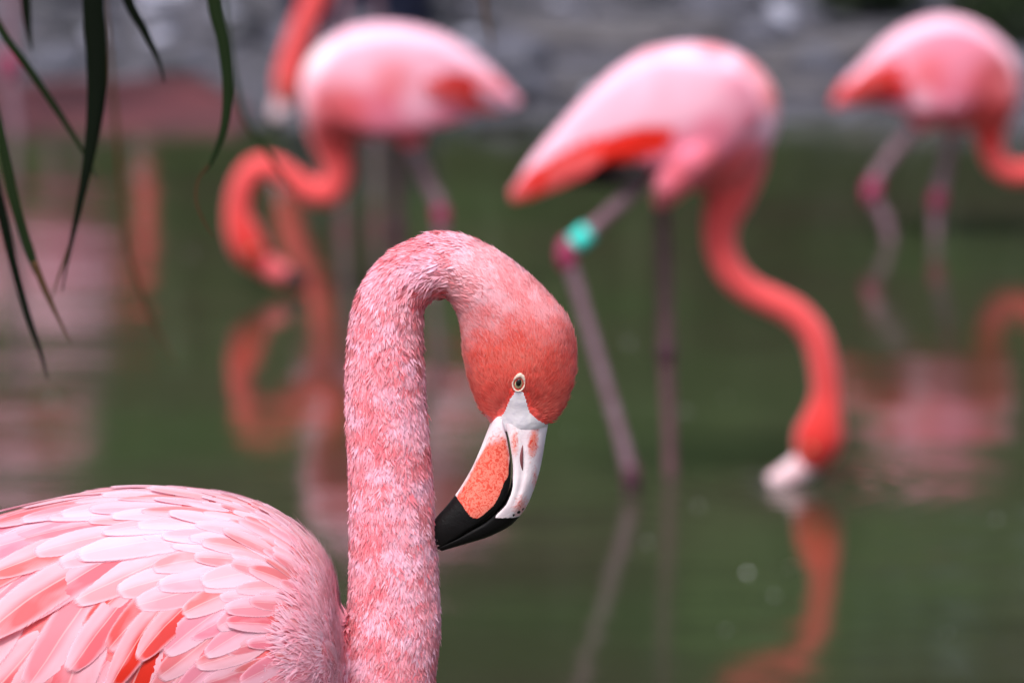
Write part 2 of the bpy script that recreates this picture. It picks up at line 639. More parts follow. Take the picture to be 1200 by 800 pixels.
def ledge(px0, px1, py, depth, hgt, seed, label):
    A, B = on_ground(px0, py), on_ground(px1, py)
    B.y = A.y = (A.y + B.y) / 2
    bm = bmesh.new()
    rings = []
    for i in range(15):
        u = i / 14
        c = A.lerp(B, u)
        prof = math.sin(math.pi * min(max(u, 0.03), 0.97)) ** 0.35
        ring = []
        for k in range(12):
            th = 2 * math.pi * k / 12
            cx, cz = math.cos(th), math.sin(th)
            sx = math.copysign(abs(cx) ** 0.5, cx); sz = math.copysign(abs(cz) ** 0.5, cz)
            n = 1 + 0.22 * mnoise.noise(Vector((u * 5 + seed, cx * 1.3, cz * 1.3)))
            ring.append(Vector((c.x, c.y + depth / 2 + sx * depth / 2 * prof * n, bed_z(c.x, c.y) + hgt * 0.35 + sz * hgt * 0.6 * prof * n)))
        rings.append(ring)
    ring_loft(bm, rings)
    tag(link('stone_ledge', bm_mesh(bm, 'stone_ledge'), simple('ledge_%d' % seed, lin(84, 80, 86), 0.75, 8, 0.35, lin(60, 57, 62), 0.9)), label, 'rock')


ledge(640, 985, 118, 0.30, 0.05, 1, 'long low grey rock ledge lying right at the far water edge')
ledge(880, 1150, 84, 0.34, 0.07, 2, 'flat grey rock ledge behind the flamingo wading nearest the dark shrub')
ledge(600, 860, 52, 0.30, 0.06, 3, 'upper flat grey rock slab lying across the pebbly bank')

# dark blue feeding tub on the bank
def tub(px0, px1, py, label):
    a, b = on_ground(px0, py), on_ground(px1, py)
    b.y = a.y
    c = (a + b) / 2; w_ = (b - a).length / 2; z0 = bed_z(c.x, c.y) - 0.01
    root = empty('feeding_tub', (c.x, c.y + 0.22, z0))
    bm = bmesh.new()
    prof = [(0.88, 0.0), (0.93, 0.04), (1.0, 0.24), (1.04, 0.25), (1.04, 0.27), (0.97, 0.27), (0.90, 0.06), (0.0, 0.05)]
    n = 40
    rings = []
    for s_, z in prof[:-1]:
        ring = []
        for k in range(n):
            th = 2 * math.pi * k / n
            cx, cy = math.cos(th), math.sin(th)
            ring.append(Vector((c.x + math.copysign(abs(cx) ** 0.5, cx) * w_ * s_, c.y + 0.22 + math.copysign(abs(cy) ** 0.5, cy) * 0.2 * s_, z0 + z)))
        rings.append(ring)
    ring_loft(bm, rings)
    link('shell', bm_mesh(bm, 'shell'), simple('navy_plastic', (0.008, 0.011, 0.034), 0.45, 20, 0.3), root)
    for sx in (-1, 1):
        bm = bmesh.new()
        tube(bm, [(c.x + sx * w_ * 0.4, c.y + 0.02 - 0.02, z0 + 0.215, 0.008), (c.x + sx * w_ * 0.4, c.y - 0.015, z0 + 0.20, 0.008),
                  (c.x + sx * w_ * 0.15, c.y - 0.015, z0 + 0.20, 0.008), (c.x + sx * w_ * 0.15, c.y + 0.02 - 0.02, z0 + 0.215, 0.008)], 8)
        link('handle', bm_mesh(bm, 'handle'), simple('tub_handle', (0.02, 0.022, 0.05), 0.4), root)
    tag(root, label, 'tub')


tub(322, 514, 36, 'dark navy plastic tub standing on the pebbly bank beyond the birds')

# ------------------------------------------------------------------ vegetation behind the bank
def leaf_mat(name, c1, c2):
    t = NT(name)
    co = t.n('ShaderNodeTexCoord')
    f = t.noise(2.6, 3, co.outputs['Object'])
    c = t.mix(t.ramp(f, [(0.35, (0, 0, 0)), (0.65, (1, 1, 1))]), c1, c2)
    p = t.principled(c, 0.5)
    tr = t.n('ShaderNodeBsdfTranslucent'); t.l(c, tr.inputs['Color'])
    mx = t.n('ShaderNodeMixShader'); mx.inputs[0].default_value = 0.3
    t.l(p.outputs[0], mx.inputs[1]); t.l(tr.outputs[0], mx.inputs[2])
    return t.done(mx)


M_BRIGHT = leaf_mat('leaf_bright', (0.135, 0.21, 0.075), (0.080, 0.135, 0.046))
M_DARK = leaf_mat('leaf_dark', (0.030, 0.050, 0.018), (0.018, 0.032, 0.012))
M_BARK = simple('bark', lin(86, 74, 62), 0.85, 20, 0.4, None, 1.0)


def crown_mesh(name, n, leaf, lobes, seed):
    """leaf-sized quads spread through the volume of several uneven lobes"""
    r = np.random.default_rng(seed)
    Ps = []
    for (cx, cy, cz, rx, ry, rz) in lobes:
        m = int(n / len(lobes))
        d = r.normal(size=(m, 3)); d /= np.linalg.norm(d, axis=1)[:, None]
        rad = r.uniform(0.45, 1.08, m) ** 0.6
        k = np.array([1 + 0.35 * mnoise.noise(Vector(q) * 2.2 + Vector((seed, 0, 0))) for q in d])
        Ps.append(np.array([cx, cy, cz]) + d * (rad * k)[:, None] * np.array([rx, ry, rz]))
    P = np.concatenate(Ps)
    m = len(P)
    a = r.normal(size=(m, 3)); a /= np.linalg.norm(a, axis=1)[:, None]
    b = np.cross(a, r.normal(size=(m, 3))); b /= np.linalg.norm(b, axis=1)[:, None]
    s = leaf * r.uniform(0.6, 1.3, (m, 1))
    V = np.stack([P - a * s, P + b * s * 0.42, P + a * s, P - b * s * 0.42], 1).reshape(-1, 3)
    Fq = np.arange(m * 4).reshape(m, 4)
    return mesh_big(name, V, [Fq])


def bush(loc, w, h, mat, seed, label, n=7000, leaf=0.06, cat='bush', name='bush', group=None, trunk=0.25):
    r = random.Random(seed)
    root = empty(name, loc)
    lobes = []
    for i in range(7):
        ang = r.uniform(0, 6.28); q = r.uniform(0.1, 0.55)
        lobes.append((math.cos(ang) * w * q, math.sin(ang) * w * q * 0.6, h * r.uniform(trunk + 0.08, 0.8), w * r.uniform(0.3, 0.5), w * r.uniform(0.3, 0.45), h * r.uniform(0.18, 0.30)))
    lobes.append((0, 0, h * 0.5, w * 0.55, w * 0.4, h * 0.45))
    me = crown_mesh('crown', n, leaf, lobes, seed)
    me.materials.append(mat)
    o = link('crown', me, None, root, smooth=False)
    o.location = loc
    bm = bmesh.new()
    tube(bm, [(0, 0, -0.05, 0.05 * h ** 0.7), (0.03, 0, h * 0.3, 0.038 * h ** 0.7), (-0.02, 0.02, h * 0.62, 0.012)], 8)
    for l in lobes[:5]:
        tube(bm, [(0, 0, h * 0.18, 0.022 * h ** 0.7), (l[0] * 0.5, l[1] * 0.5, (h * 0.18 + l[2]) / 2 + 0.02, 0.016 * h ** 0.7), (l[0], l[1], l[2], 0.005)], 6)
    o = link('trunk', bm_mesh(bm, 'trunk'), M_BARK, root)
    o.location = loc
    tag(root, label, cat, group)


i = 0
for x, y, w, h, dark in [(-5.2, 18.6, 1.7, 2.6, 1), (-2.8, 18.9, 1.6, 2.9, 0), (-1.2, 18.3, 1.1, 1.5, 0), (0.15, 18.2, 1.2, 1.5, 0), (1.5, 18.5, 1.3, 1.75, 0),
                         (2.9, 18.3, 1.4, 2.4, 1), (5.0, 18.8, 1.8, 2.8, 0)]:
    bush((x, y, bed_z(x, y) - 0.05), w, h, M_DARK if dark else M_BRIGHT, 20 + i,
         ('dark' if dark else 'bright') + ' green leafy bush on the slope behind the pebbly bank', group='%s bushes behind the far bank' % ('dark' if dark else 'bright'))
    i += 1
for x, y, w, h in [(-7, 21, 2.6, 6.5), (-3.6, 21.5, 2.6, 7), (-0.6, 21, 2.4, 6.2), (2.3, 21.4, 2.6, 6.8), (5.6, 21, 2.6, 6.5), (9, 21.3, 2.6, 6.5), (-10.5, 21.4, 2.7, 6.8)]:
    bush((x, y, bed_z(x, y) - 0.1), w, h, M_DARK, 60 + i, 'tall dark green tree rising behind the bank bushes', n=9000, leaf=0.13, cat='tree', name='broadleaf_tree', group='trees behind the far bank', trunk=0.1)
    i += 1
for k in range(10):  # unseen shrub row, added to keep sky gaps out of the water's reflection
    x, y = -9.4 + 2.1 * k + random.uniform(-.3, .3), 19.9 + random.uniform(-.2, .2)
    bush((x, y, bed_z(x, y) - 0.1), 1.7, 3.4, M_DARK, 140 + k, 'tall dark shrub added out of view to block sky gaps in the reflection', n=9000, leaf=0.09, group='added sky-blocking shrubs behind the far bank', name='sky_gap_shrub', trunk=0.0)
for px, py, w, h, seed, lab in [(1015, 40, 0.22, 0.42, 99, 'small dark shrub on the bank behind the tail of the knee-deep flamingo'),
                                (1195, 62, 0.26, 0.50, 98, 'larger dark shrub on the bank behind the breast of the knee-deep flamingo')]:
    q = on_ground(px, py)
    bush((q.x, q.y + 0.22, bed_z(q.x, q.y + 0.22) - 0.03), w, h, M_DARK, seed, lab, n=5000, leaf=0.026, trunk=0.02)


# ------------------------------------------------------------------ flamingos
CORAL = np.array(lin(212, 74, 76)); DEEP = np.array(lin(186, 28, 20)); PALE = np.array(lin(236, 180, 202)); PINK = np.array(lin(220, 116, 142))
RED = np.array(lin(210, 26, 8)); WHITE = np.array(lin(252, 232, 236)); BLACK = np.array(lin(26, 18, 20))


def leg_part(root, name, pts, knee, mats, band=None, foot_dir=1, ankle=None):
    """bare leg: shank segments as one tube, knee ball, webbed foot; pts are (x,y,z,r)"""
    bm = bmesh.new()
    P = catmull([tuple(p) for p in pts], 3)
    tube(bm, [tuple(p) for p in P], 12)
    leg = link(name, bm_mesh(bm, name), mats[0], root)
    if knee is not None:
        k, r = Vector(knee[:3]), knee[3]
        bm = bmesh.new()
        bmesh.ops.create_uvsphere(bm, u_segments=14, v_segments=10, radius=1.0)
        ax = Vector(knee[4]).normalized() if len(knee) > 4 else Vector((0, 0, 1))
        rot = ax.to_track_quat('Z', 'Y').to_matrix().to_4x4()
        bmesh.ops.transform(bm, matrix=Matrix.Translation(k) @ rot @ Matrix.Diagonal((r, r, r * 1.75, 1)), verts=bm.verts)
        kn = link('knee', bm_mesh(bm, 'knee'), mats[1], root)
        kn.parent = leg
    if ankle is not None:
        bm = bmesh.new()
        bmesh.ops.create_uvsphere(bm, u_segments=14, v_segments=10, radius=1.0)
        bmesh.ops.transform(bm, matrix=Matrix.Translation(ankle[:3]) @ Matrix.Diagonal((ankle[3], ankle[3], ankle[3] * 2.2, 1)), verts=bm.verts)
        an = link('ankle', bm_mesh(bm, 'ankle'), M_KNEE_DARK, root)
        an.parent = leg
    e = Vector(pts[-1][:3])
    bm = bmesh.new()
    toes = [(0.085, -0.6), (0.095, 0.0), (0.085, 0.6)]
    tips = []
    for L, a in toes:
        tip = e + Vector((foot_dir * math.cos(a) * L, math.sin(a) * L, 0.004))
        tips.append(tip)
        tube(bm, [(e.x, e.y, e.z + 0.012, 0.008), tuple((e + (tip - e) * 0.5) + Vector((0, 0, 0.01))) + (0.007,), tuple(tip) + (0.003,)], 8)
    for a, b in ((0, 1), (1, 2)):                       # webs
        up = Vector((0, 0, 0.006))
        va = [bm.verts.new(q) for q in (e + up, e.lerp(tips[a], 0.9) + up, (e.lerp(tips[a], 0.8) + e.lerp(tips[b], 0.8)) / 2 + up, e.lerp(tips[b], 0.9) + up)]
        bm.faces.new(va)
    ft = link('foot', bm_mesh(bm, 'foot'), mats[0], root)
    ft.parent = leg
    if band:
        (a, b, r) = band
        bm = bmesh.new()
        a, b = Vector(a), Vector(b)
        tube(bm, [tuple(a) + (r,), tuple(a.lerp(b, 0.1)) + (r * 1.08,), tuple(a.lerp(b, 0.9)) + (r * 1.08,), tuple(b) + (r,)], 20)
        bd = link('leg_band', bm_mesh(bm, 'leg_band'), M_BAND, root)
        bd.parent = leg
    for o in (x for x in leg.children):
        o.matrix_parent_inverse = Matrix.Identity(4)
    return leg


def feather_mesh(seed, width=0.34, nx=8, ny=14, bend=0.35, point=0.5, ragged=1.0, cup=0.16):
    """unit-length feather along +Y, face +Z"""
    r = random.Random(seed)
    V, UV = [], []
    off = [r.uniform(-1, 1) for _ in range(6)]
    for j in range(ny + 1):
        v = j / ny
        w = width / 2 * (min(1, (v / 0.34)) ** 0.6 * 0.65 + 0.35) * (1 - max(0, (v - 0.52) / 0.48) ** (2.0 + point)) ** 0.62
        ang = bend * v
        yy = math.sin(ang) / bend if bend else v
        zz = -(1 - math.cos(ang)) / bend if bend else 0
        xs_ = 0.035 * math.sin(v * 2.6 + off[0]) * v
        for i in range(nx + 1):
            u = -1 + 2 * i / nx
            jag = 0
            if abs(u) > 0.9 and v > 0.3:
                jag = ragged * 0.004 * math.sin(v * 17 + off[1] * 5 + u)
            x = u * (w + jag) + xs_
            y = yy - 0.10 * abs(u) ** 1.5 * w / width * 2 + 0
            z = zz - cup * abs(u) ** 2 * w + 0.006 * math.sin(v * 9 + u * 4 + off[2] * 3)
            V.append((x, y, z)); UV.append(((u + 1) / 2, v))
    nxx = nx + 1
    Fq = [(j * nxx + i, j * nxx + i + 1, (j + 1) * nxx + i + 1, (j + 1) * nxx + i) for j in range(ny) for i in range(nx)]
    me = mesh_np('feather', V, Fq)
    uv = me.uv_layers.new(name='UVMap')
    idx = np.empty(len(me.loops), np.int32); me.loops.foreach_get('vertex_index', idx)
    uv.data.foreach_set('uv', np.array(UV, np.float32)[idx].reshape(-1))
    me.materials.append(M_FEATHER)
    me.polygons.foreach_set('use_smooth', [True] * len(me.polygons))
    return me


t = NT('far_feather')
_oi = t.n('ShaderNodeObjectInfo')
_p = t.principled(_oi.outputs['Color'], 0.6)
M_FARF = t.done(_p)
FAR_FEATHERS = [feather_mesh(40 + s, width=0.20 + 0.03 * (s % 2), nx=2, ny=6, bend=0.25, point=0.6, ragged=0.3) for s in range(3)]


for _m in FAR_FEATHERS:
    _m.materials.clear(); _m.materials.append(M_FARF)


def orient(p, d, n):
    d = d.normalized()
    x = d.cross(n).normalized()
    z = x.cross(d).normalized()
    m = Matrix((x, d, z)).transposed().to_4x4()
    m.translation = p
    return m


def far_bird(spec):
    """a wading flamingo from its traced side outline: one welded body with neck and head, wings, feathers, bill, eyes, legs"""
    Y = spec['Y']; S = F_PX / Y                      # pixels per metre at the bird
    fd = spec['face']                                # +1 faces right
    foot_px = spec['legs'][0]['pts'][-1]
    fx = at(foot_px[0], 300, Y).x
    root = empty('flamingo', (fx, Y, bed_z(fx, Y)))
    body = spec['body']
    bm = bmesh.new()
    pair_loft(bm, body, Y, 20, 3)
    neck = [(*at(a, b, Y), r / S) for a, b, r in spec['neck']]
    if 'neck_dy' in spec:
        neck = [(x, y + dy, z, r) for (x, y, z, r), dy in zip(neck, spec['neck_dy'])]
    N = catmull(neck, 4)
    tube(bm, [tuple(p) for p in N], 14, 0.92)
    for lg in spec['legs']:
        if 'thigh' in lg:
            T = lg['thigh']
            tube(bm, [tuple(at(a, b, Y) + Vector((0, lg.get('tdy', lg['dy']) * (0.62, 1.0, 0.92, 0.72)[i_], 0))) + (r / S,) for i_, (a, b, r) in enumerate(T)], 12)
    me = remeshed(bm, 'body', 0.0055, 3)
    Vv = verts_of(me)
    P = to_px(Vv)
    # colour: pale back, pink flank, coral breast, neck and head
    top = np.array([[s[0], s[1]] for s in body]); bot = np.array([[s[2], s[3]] for s in body])
    d2t = ((P[:, None, :] - top[None]) ** 2).sum(2).min(1) ** 0.5
    d2b = ((P[:, None, :] - bot[None]) ** 2).sum(2).min(1) ** 0.5
    h = d2b / (d2t + d2b)                             # 0 belly .. 1 back
    col = PINK + (PALE - PINK) * sstep(0.35, 0.75, h)[:, None]
    col = col + (CORAL - col) * (sstep(0.35, 0.05, h) * 0.75)[:, None]
    npx = to_px(N[:, :3])
    rr = N[:, 3] * S
    dn = (((P[:, None, :] - npx[None]) ** 2).sum(2)) ** 0.5
    k = dn.argmin(1)
    along = k / (len(N) - 1)
    inneck = sstep(1.25, 0.75, dn[np.arange(len(P)), k] / rr[k]) * sstep(0.0, 0.14, along)
    ncol = CORAL + (DEEP - CORAL) * (sstep(0.55, 0.95, along) * spec.get('deep', 0.9))[:, None]
    col = col + (ncol - col) * inneck[:, None]
    for (cx, cy, r, c, a) in spec.get('spots', []):
        f = sstep(r, r * 0.25, np.hypot((P[:, 0] - cx), (P[:, 1] - cy))) * a
        col = col + (np.array(c) - col) * f[:, None]
    for poly, c in spec.get('body_polys', []):
        col[poly_mask(P, poly)] = c
    col *= (1 + 0.10 * vnoise(Vv, 40))[:, None]
    set_col(me, np.clip(col, 0, 1))
    link('body', me, M_SKINFEATHER, root)
    # wings folded on both flanks
    for side in (-1, 1):
        bm = bmesh.new()
        W = [(a, b, c_, d, th, side * off) for (a, b, c_, d, th, off) in spec['wing']]
        pair_loft(bm, W, Y, 40, 12)
        wm = bm_mesh(bm, 'wing')
        wv = verts_of(wm); wp = to_px(wv)
        t_ = np.array([[s[0], s[1]] for s in spec['wing']]); b_ = np.array([[s[2], s[3]] for s in spec['wing']])
        dt = ((wp[:, None] - t_[None]) ** 2).sum(2).min(1) ** 0.5; db = ((wp[:, None] - b_[None]) ** 2).sum(2).min(1) ** 0.5
        hh = db / (dt + db)
        wc_ = PALE + (np.array(spec['wing_low']) - PALE) * sstep(spec['wing_cut'] + 0.13, spec['wing_cut'] - 0.13, hh)[:, None]
        wc_ = wc_ + (PINK - wc_) * spec.get('tone', 0.0)
        wc_ = wc_ * (1 + 0.10 * vnoise(wv, 30, 4.0))[:, None]
        for (cx, cy, r, c, a) in spec.get('wing_spots', []):
            f = sstep(r, r * 0.25, np.hypot((wp[:, 0] - cx), (wp[:, 1] - cy))) * a
            wc_ = wc_ + (np.array(c) - wc_) * f[:, None]
        for poly, c in spec.get('wing_polys', []):
            wc_[poly_mask(wp, poly)] = c
        set_col(wm, np.clip(wc_, 0, 1))
        wing = link('wing', wm, M_WINGRED, root)
        # long flight feathers laid along the wing
        rnd = random.Random(int(Y * 100) + side)
        for f in spec['flight']:
            (x0, y0, x1, y1, cc) = f
            lat = spec['wing'][min(2, len(spec['wing']) - 1)]
            p0 = at(x0, y0, Y) + Vector((0, side * (lat[5] + lat[4] * 0.9), 0))
            p1 = at(x1, y1, Y) + Vector((0, side * (spec['tail_lat'] + 0.012), 0))
            o = bpy.data.objects.new('flight_feather', FAR_FEATHERS[rnd.randrange(3)])
            COL.objects.link(o)
            L = (p1 - p0).length
            m = orient(p0, p1 - p0, Vector((0, side, 0.25)))
            o.matrix_world = m @ Matrix.Diagonal((L * 0.9, L, L, 1))
            o.color = (*cc, 1)
            o.parent = wing
    # bill
    b0, b1, b2 = [at(*q[:2], Y) for q in spec['bill']]
    r0, r1, r2 = [q[2] / S for q in spec['bill']]
    dyh = spec['neck_dy'][-1] if 'neck_dy' in spec else 0
    D = Vector((0, dyh, 0))
    B = catmull([tuple(b0 + D) + (r0,), tuple(b1 + D) + (r1,), tuple(b2 + D) + (r2,)], 6)
    cut = spec.get('bill_cut', 8)
    bm = bmesh.new(); tube(bm, [tuple(p) for p in B[:cut + 1]], 14, 0.72)
    bill = link('bill', bm_mesh(bm, 'bill'), spec.get('bill_mat', M_FAR_BILL), root)
    bm = bmesh.new(); tube(bm, [(*p[:3], p[3] * 1.02) for p in B[cut:]], 14, 0.72)
    tip = link('bill_tip', bm_mesh(bm, 'bill_tip'), M_FAR_TIP, root)
    tip.parent = bill; tip.matrix_parent_inverse = Matrix.Identity(4)
    hx, hy, hr = spec['eye']
    for side in (-1, 1):
        bm = bmesh.new()
        bmesh.ops.create_uvsphere(bm, u_segments=12, v_segments=8, radius=0.005)
        bmesh.ops.translate(bm, verts=bm.verts, vec=at(hx, hy, Y) + Vector((0, side * hr / S + dyh, 0)))
        link('eye', bm_mesh(bm, 'eye'), M_EYE_IRIS, root)
    # legs
    for lg in spec['legs']:
        dy = lg['dy']
        pts = [tuple(at(a, b, Y) + Vector((0, dy, 0))) + (r / S,) for a, b, r in lg['pts']]
        e = pts[-1]
        zb = bed_z(e[0], e[1])
        lift = lg.get('lift')
        if lift is None:
            pts.append((e[0] + (lg.get('dx', 0.0)), e[1], zb + 0.004, e[3] * 0.95))
        kx, ky, kr = lg['knee']
        ka, kb = lg['pts'][0], lg['pts'][-1]
        kpos = at(kx, ky, Y) + Vector((0, dy, 0))
        ax = Vector((kb[0] - ka[0], 0, -(kb[1] - ka[1])))
        band = None
        if 'band' in lg:
            (x0, y0, x1, y1, r) = lg['band']
            band = (at(x0, y0, Y) + Vector((0, dy, 0)), at(x1, y1, Y) + Vector((0, dy, 0)), r / S)
        ank = (*(at(lg['ankle'][0], lg['ankle'][1], Y) + Vector((0, dy, 0))), lg['ankle'][2] / S) if 'ankle' in lg else None
        leg_part(root, 'leg', pts, (*kpos, kr / S, ax), lg['mats'], band, fd, ank)
    tag(root, spec['label'], 'flamingo', 'flamingos')
    return root


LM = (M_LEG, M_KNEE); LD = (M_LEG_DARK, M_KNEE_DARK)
# --- the bird bowing its head into the water, aqua ring on its raised leg
far_bird(dict(Y=MID_Y, face=1, tone=0.12, label='flamingo with aqua leg band, head bowed down into the green water',
    body=[(598, 224, 602, 232, .006), (622, 186, 634, 226, .02), (652, 150, 664, 210, .040), (692, 106, 702, 205, .070), (732, 73, 742, 208, .088), (772, 55, 786, 222, .10),
          (812, 50, 818, 224, .10), (850, 55, 842, 226, .095), (882, 72, 858, 224, .082), (905, 98, 868, 218, .062), (913, 128, 880, 205, .042), (910, 155, 892, 190, .018)],
    neck=[(855, 140, 48), (862, 185, 40), (856, 225, 30), (846, 255, 23), (844, 286, 20), (856, 318, 19), (882, 342, 18), (912, 356, 18), (937, 371, 18), (956, 396, 18), (965, 430, 17.5), (968, 462, 18), (965, 487, 24), (960, 512, 31), (951, 532, 25), (942, 545, 15)],
    spots=[(912, 110, 40, CORAL, .8), (760, 52, 30, CORAL, .3), (835, 55, 28, CORAL, .5), (885, 75, 30, CORAL, .6), (860, 200, 50, CORAL, .7), (775, 212, 24, PINK, .7)],
    wing=[(890, 110, 884, 140, .008, .072), (860, 78, 842, 178, .012, .090), (810, 66, 790, 186, .014, .098), (760, 66, 745, 184, .014, .094), (705, 104, 705, 186, .012, .078), (660, 152, 662, 208, .010, .050), (625, 192, 628, 228, .008, .026), (598, 224, 600, 236, .004, .010)],
    wing_spots=[(612, 215, 34, CORAL, .7), (602, 232, 14, PALE, .6), (885, 110, 60, PINK, .6), (838, 160, 46, PINK, .9)],
    wing_low=PINK, wing_cut=0.30, tail_lat=0.012, bill_cut=11,
    wing_polys=[([(796, 156), (772, 149), (730, 154), (690, 164), (652, 182), (616, 204), (598, 226), (604, 240), (630, 228), (660, 212), (700, 196), (742, 190), (776, 178)], RED), ([(622, 204), (606, 218), (594, 240), (606, 240), (622, 222)], CORAL)],
    body_polys=[([(636, 218), (664, 196), (700, 180), (752, 178), (754, 206), (742, 214), (700, 212), (660, 222)], BLACK)],
    flight=[(748, 186, 648, 214, tuple(BLACK)), (758, 192, 664, 208, tuple(BLACK)), (752, 196, 676, 212, tuple(BLACK)), (720, 160, 606, 222, tuple(RED)), (700, 172, 602, 230, tuple(CORAL)), (740, 160, 640, 206, tuple(RED))],
    bill=[(950, 538, 18), (926, 555, 15), (897, 568, 9)], eye=(950, 520, 22),
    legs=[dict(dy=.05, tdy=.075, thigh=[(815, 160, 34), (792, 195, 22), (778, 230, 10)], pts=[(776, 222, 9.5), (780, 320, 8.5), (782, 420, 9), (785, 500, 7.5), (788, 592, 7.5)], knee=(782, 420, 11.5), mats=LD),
          dict(dy=-.06, tdy=-.088, thigh=[(828, 150, 40), (804, 182, 28), (782, 210, 21), (770, 236, 8)], pts=[(756, 204, 9), (710, 247, 8), (668, 288, 8.5), (676, 330, 7.5), (706, 432, 7), (734, 530, 8), (739, 575, 9)], knee=(664, 291, 12.5), mats=LM,
               band=(690, 264, 672, 280, 11), ankle=(739, 552, 11), dx=0.01)]))

# --- the bird at the left with its neck in a loop
far_bird(dict(Y=10.0, face=-1, tone=0.2, label='flamingo curling its neck in a loop, black bill tip just above the water',
    body=[(612, 118, 606, 127, .005), (574, 78, 592, 128, .018), (530, 46, 556, 130, .05), (492, 32, 518, 145, .082), (456, 27, 482, 157, .098), (412, 32, 444, 161, .10), (377, 52, 414, 166, .092), (357, 78, 392, 170, .075), (351, 108, 378, 166, .055), (356, 138, 370, 156, .02)],
    neck=[(400, 110, 42), (388, 148, 31), (394, 180, 22), (397, 205, 18.5), (386, 225, 17.5), (364, 224, 16), (342, 210, 15.5), (320, 197, 15.5), (299, 198, 15.5), (285, 218, 15.5), (279, 246, 16), (283, 268, 20), (292, 290, 22), (304, 306, 16), (312, 312, 10)],
    spots=[(400, 120, 70, CORAL, .55), (395, 150, 40, DEEP, .45), (362, 60, 40, WHITE, .6), (575, 105, 22, RED, .7)],
    wing=[(366, 96, 372, 120, .008, .068), (392, 58, 408, 140, .012, .090), (430, 42, 448, 148, .014, .098), (470, 40, 490, 146, .014, .092), (520, 54, 535, 138, .012, .066), (560, 82, 570, 128, .009, .034), (596, 110, 592, 124, .005, .014)],
    wing_spots=[(460, 96, 40, CORAL, .6), (395, 130, 55, CORAL, .75), (548, 100, 24, RED, .8), (490, 122, 34, PALE, .6), (575, 105, 30, CORAL, .8)], wing_low=PINK, wing_cut=0.40, tail_lat=0.012,
    flight=[(500, 90, 606, 124, tuple(CORAL)), (520, 95, 600, 128, tuple(CORAL)), (540, 88, 600, 118, tuple(RED)), (520, 80, 585, 102, tuple(RED)), (450, 110, 540, 132, tuple(PINK)), (430, 80, 510, 100, tuple(CORAL)), (470, 110, 550, 124, tuple(PALE)), (560, 98, 612, 122, tuple(PALE))],
    bill_mat=M_FAR_BILL2, bill_cut=7, bill=[(304, 306, 15), (331, 322, 13), (360, 331, 8)], eye=(296, 292, 18),
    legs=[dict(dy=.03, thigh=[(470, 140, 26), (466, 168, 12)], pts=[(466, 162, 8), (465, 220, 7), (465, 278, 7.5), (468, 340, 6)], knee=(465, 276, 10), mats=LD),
          dict(dy=-.03, thigh=[(480, 140, 26), (484, 172, 12)], pts=[(482, 166, 8), (500, 208, 7), (518, 252, 7.5), (508, 342, 6)], knee=(517, 250, 10), mats=LM)]))

# --- the bird at the right wading knee-deep
far_bird(dict(Y=10.75, face=1, tone=0.6, label='flamingo wading knee deep beside the rock ledge, body hunched, neck dipping',
    body=[(973, 120, 977, 128, .005), (984, 100, 996, 126, .016), (1010, 74, 1026, 122, .04), (1036, 47, 1052, 130, .07), (1068, 27, 1078, 142, .09), (1104, 18, 1108, 150, .10), (1140, 25, 1138, 153, .10), (1170, 44, 1158, 152, .09), (1190, 68, 1172, 150, .07), (1197, 96, 1182, 142, .05), (1192, 116, 1187, 134, .02)],
    neck=[(1150, 90, 44), (1160, 125, 32), (1160, 150, 21), (1161, 172, 16), (1170, 192, 14.5), (1186, 202, 14), (1204, 202, 14), (1222, 197, 14), (1238, 202, 14), (1247, 220, 14), (1250, 238, 18), (1247, 254, 20), (1240, 266, 13)],
    spots=[(1160, 110, 60, CORAL, .8), (1092, 84, 34, CORAL, .6), (1160, 150, 40, RED, .6), (985, 110, 28, RED, .9), (1080, 118, 26, PALE, .8)],
    wing=[(1184, 80, 1180, 100, .008, .06), (1160, 48, 1148, 112, .012, .088), (1125, 30, 1118, 124, .014, .098), (1085, 32, 1082, 126, .014, .088), (1045, 54, 1050, 124, .012, .06), (1012, 82, 1020, 120, .008, .034), (982, 110, 984, 124, .005, .014)],
    wing_spots=[(1092, 84, 34, CORAL, .7), (1165, 95, 50, CORAL, .85), (1005, 95, 36, RED, .9), (1080, 118, 22, PALE, .7), (1120, 60, 60, PINK, .5)], wing_low=PINK, wing_cut=0.36, tail_lat=0.012,
    flight=[(1050, 70, 978, 118, tuple(RED)), (1045, 84, 982, 126, tuple(RED)), (1060, 90, 1000, 118, tuple(RED)), (1035, 80, 973, 124, tuple(CORAL)), (1100, 90, 1030, 118, tuple(PINK)), (1120, 80, 1050, 100, tuple(CORAL)), (1110, 110, 1050, 124, tuple(PALE))],
    bill=[(1244, 260, 11), (1230, 270, 9), (1212, 272, 4)], eye=(1248, 246, 18),
    legs=[dict(dy=-.03, thigh=[(1090, 128, 24), (1070, 146, 12)], pts=[(1072, 144, 8), (1044, 180, 7), (1019, 218, 7.5), (1030, 245, 7), (1040, 270, 6.5)], knee=(1021, 220, 11), mats=LM, dx=.06),
          dict(dy=.03, thigh=[(1118, 130, 26), (1120, 156, 12)], pts=[(1120, 150, 8), (1110, 195, 7), (1100, 238, 7.5), (1098, 272, 6)], knee=(1100, 236, 10), mats=LM)]))

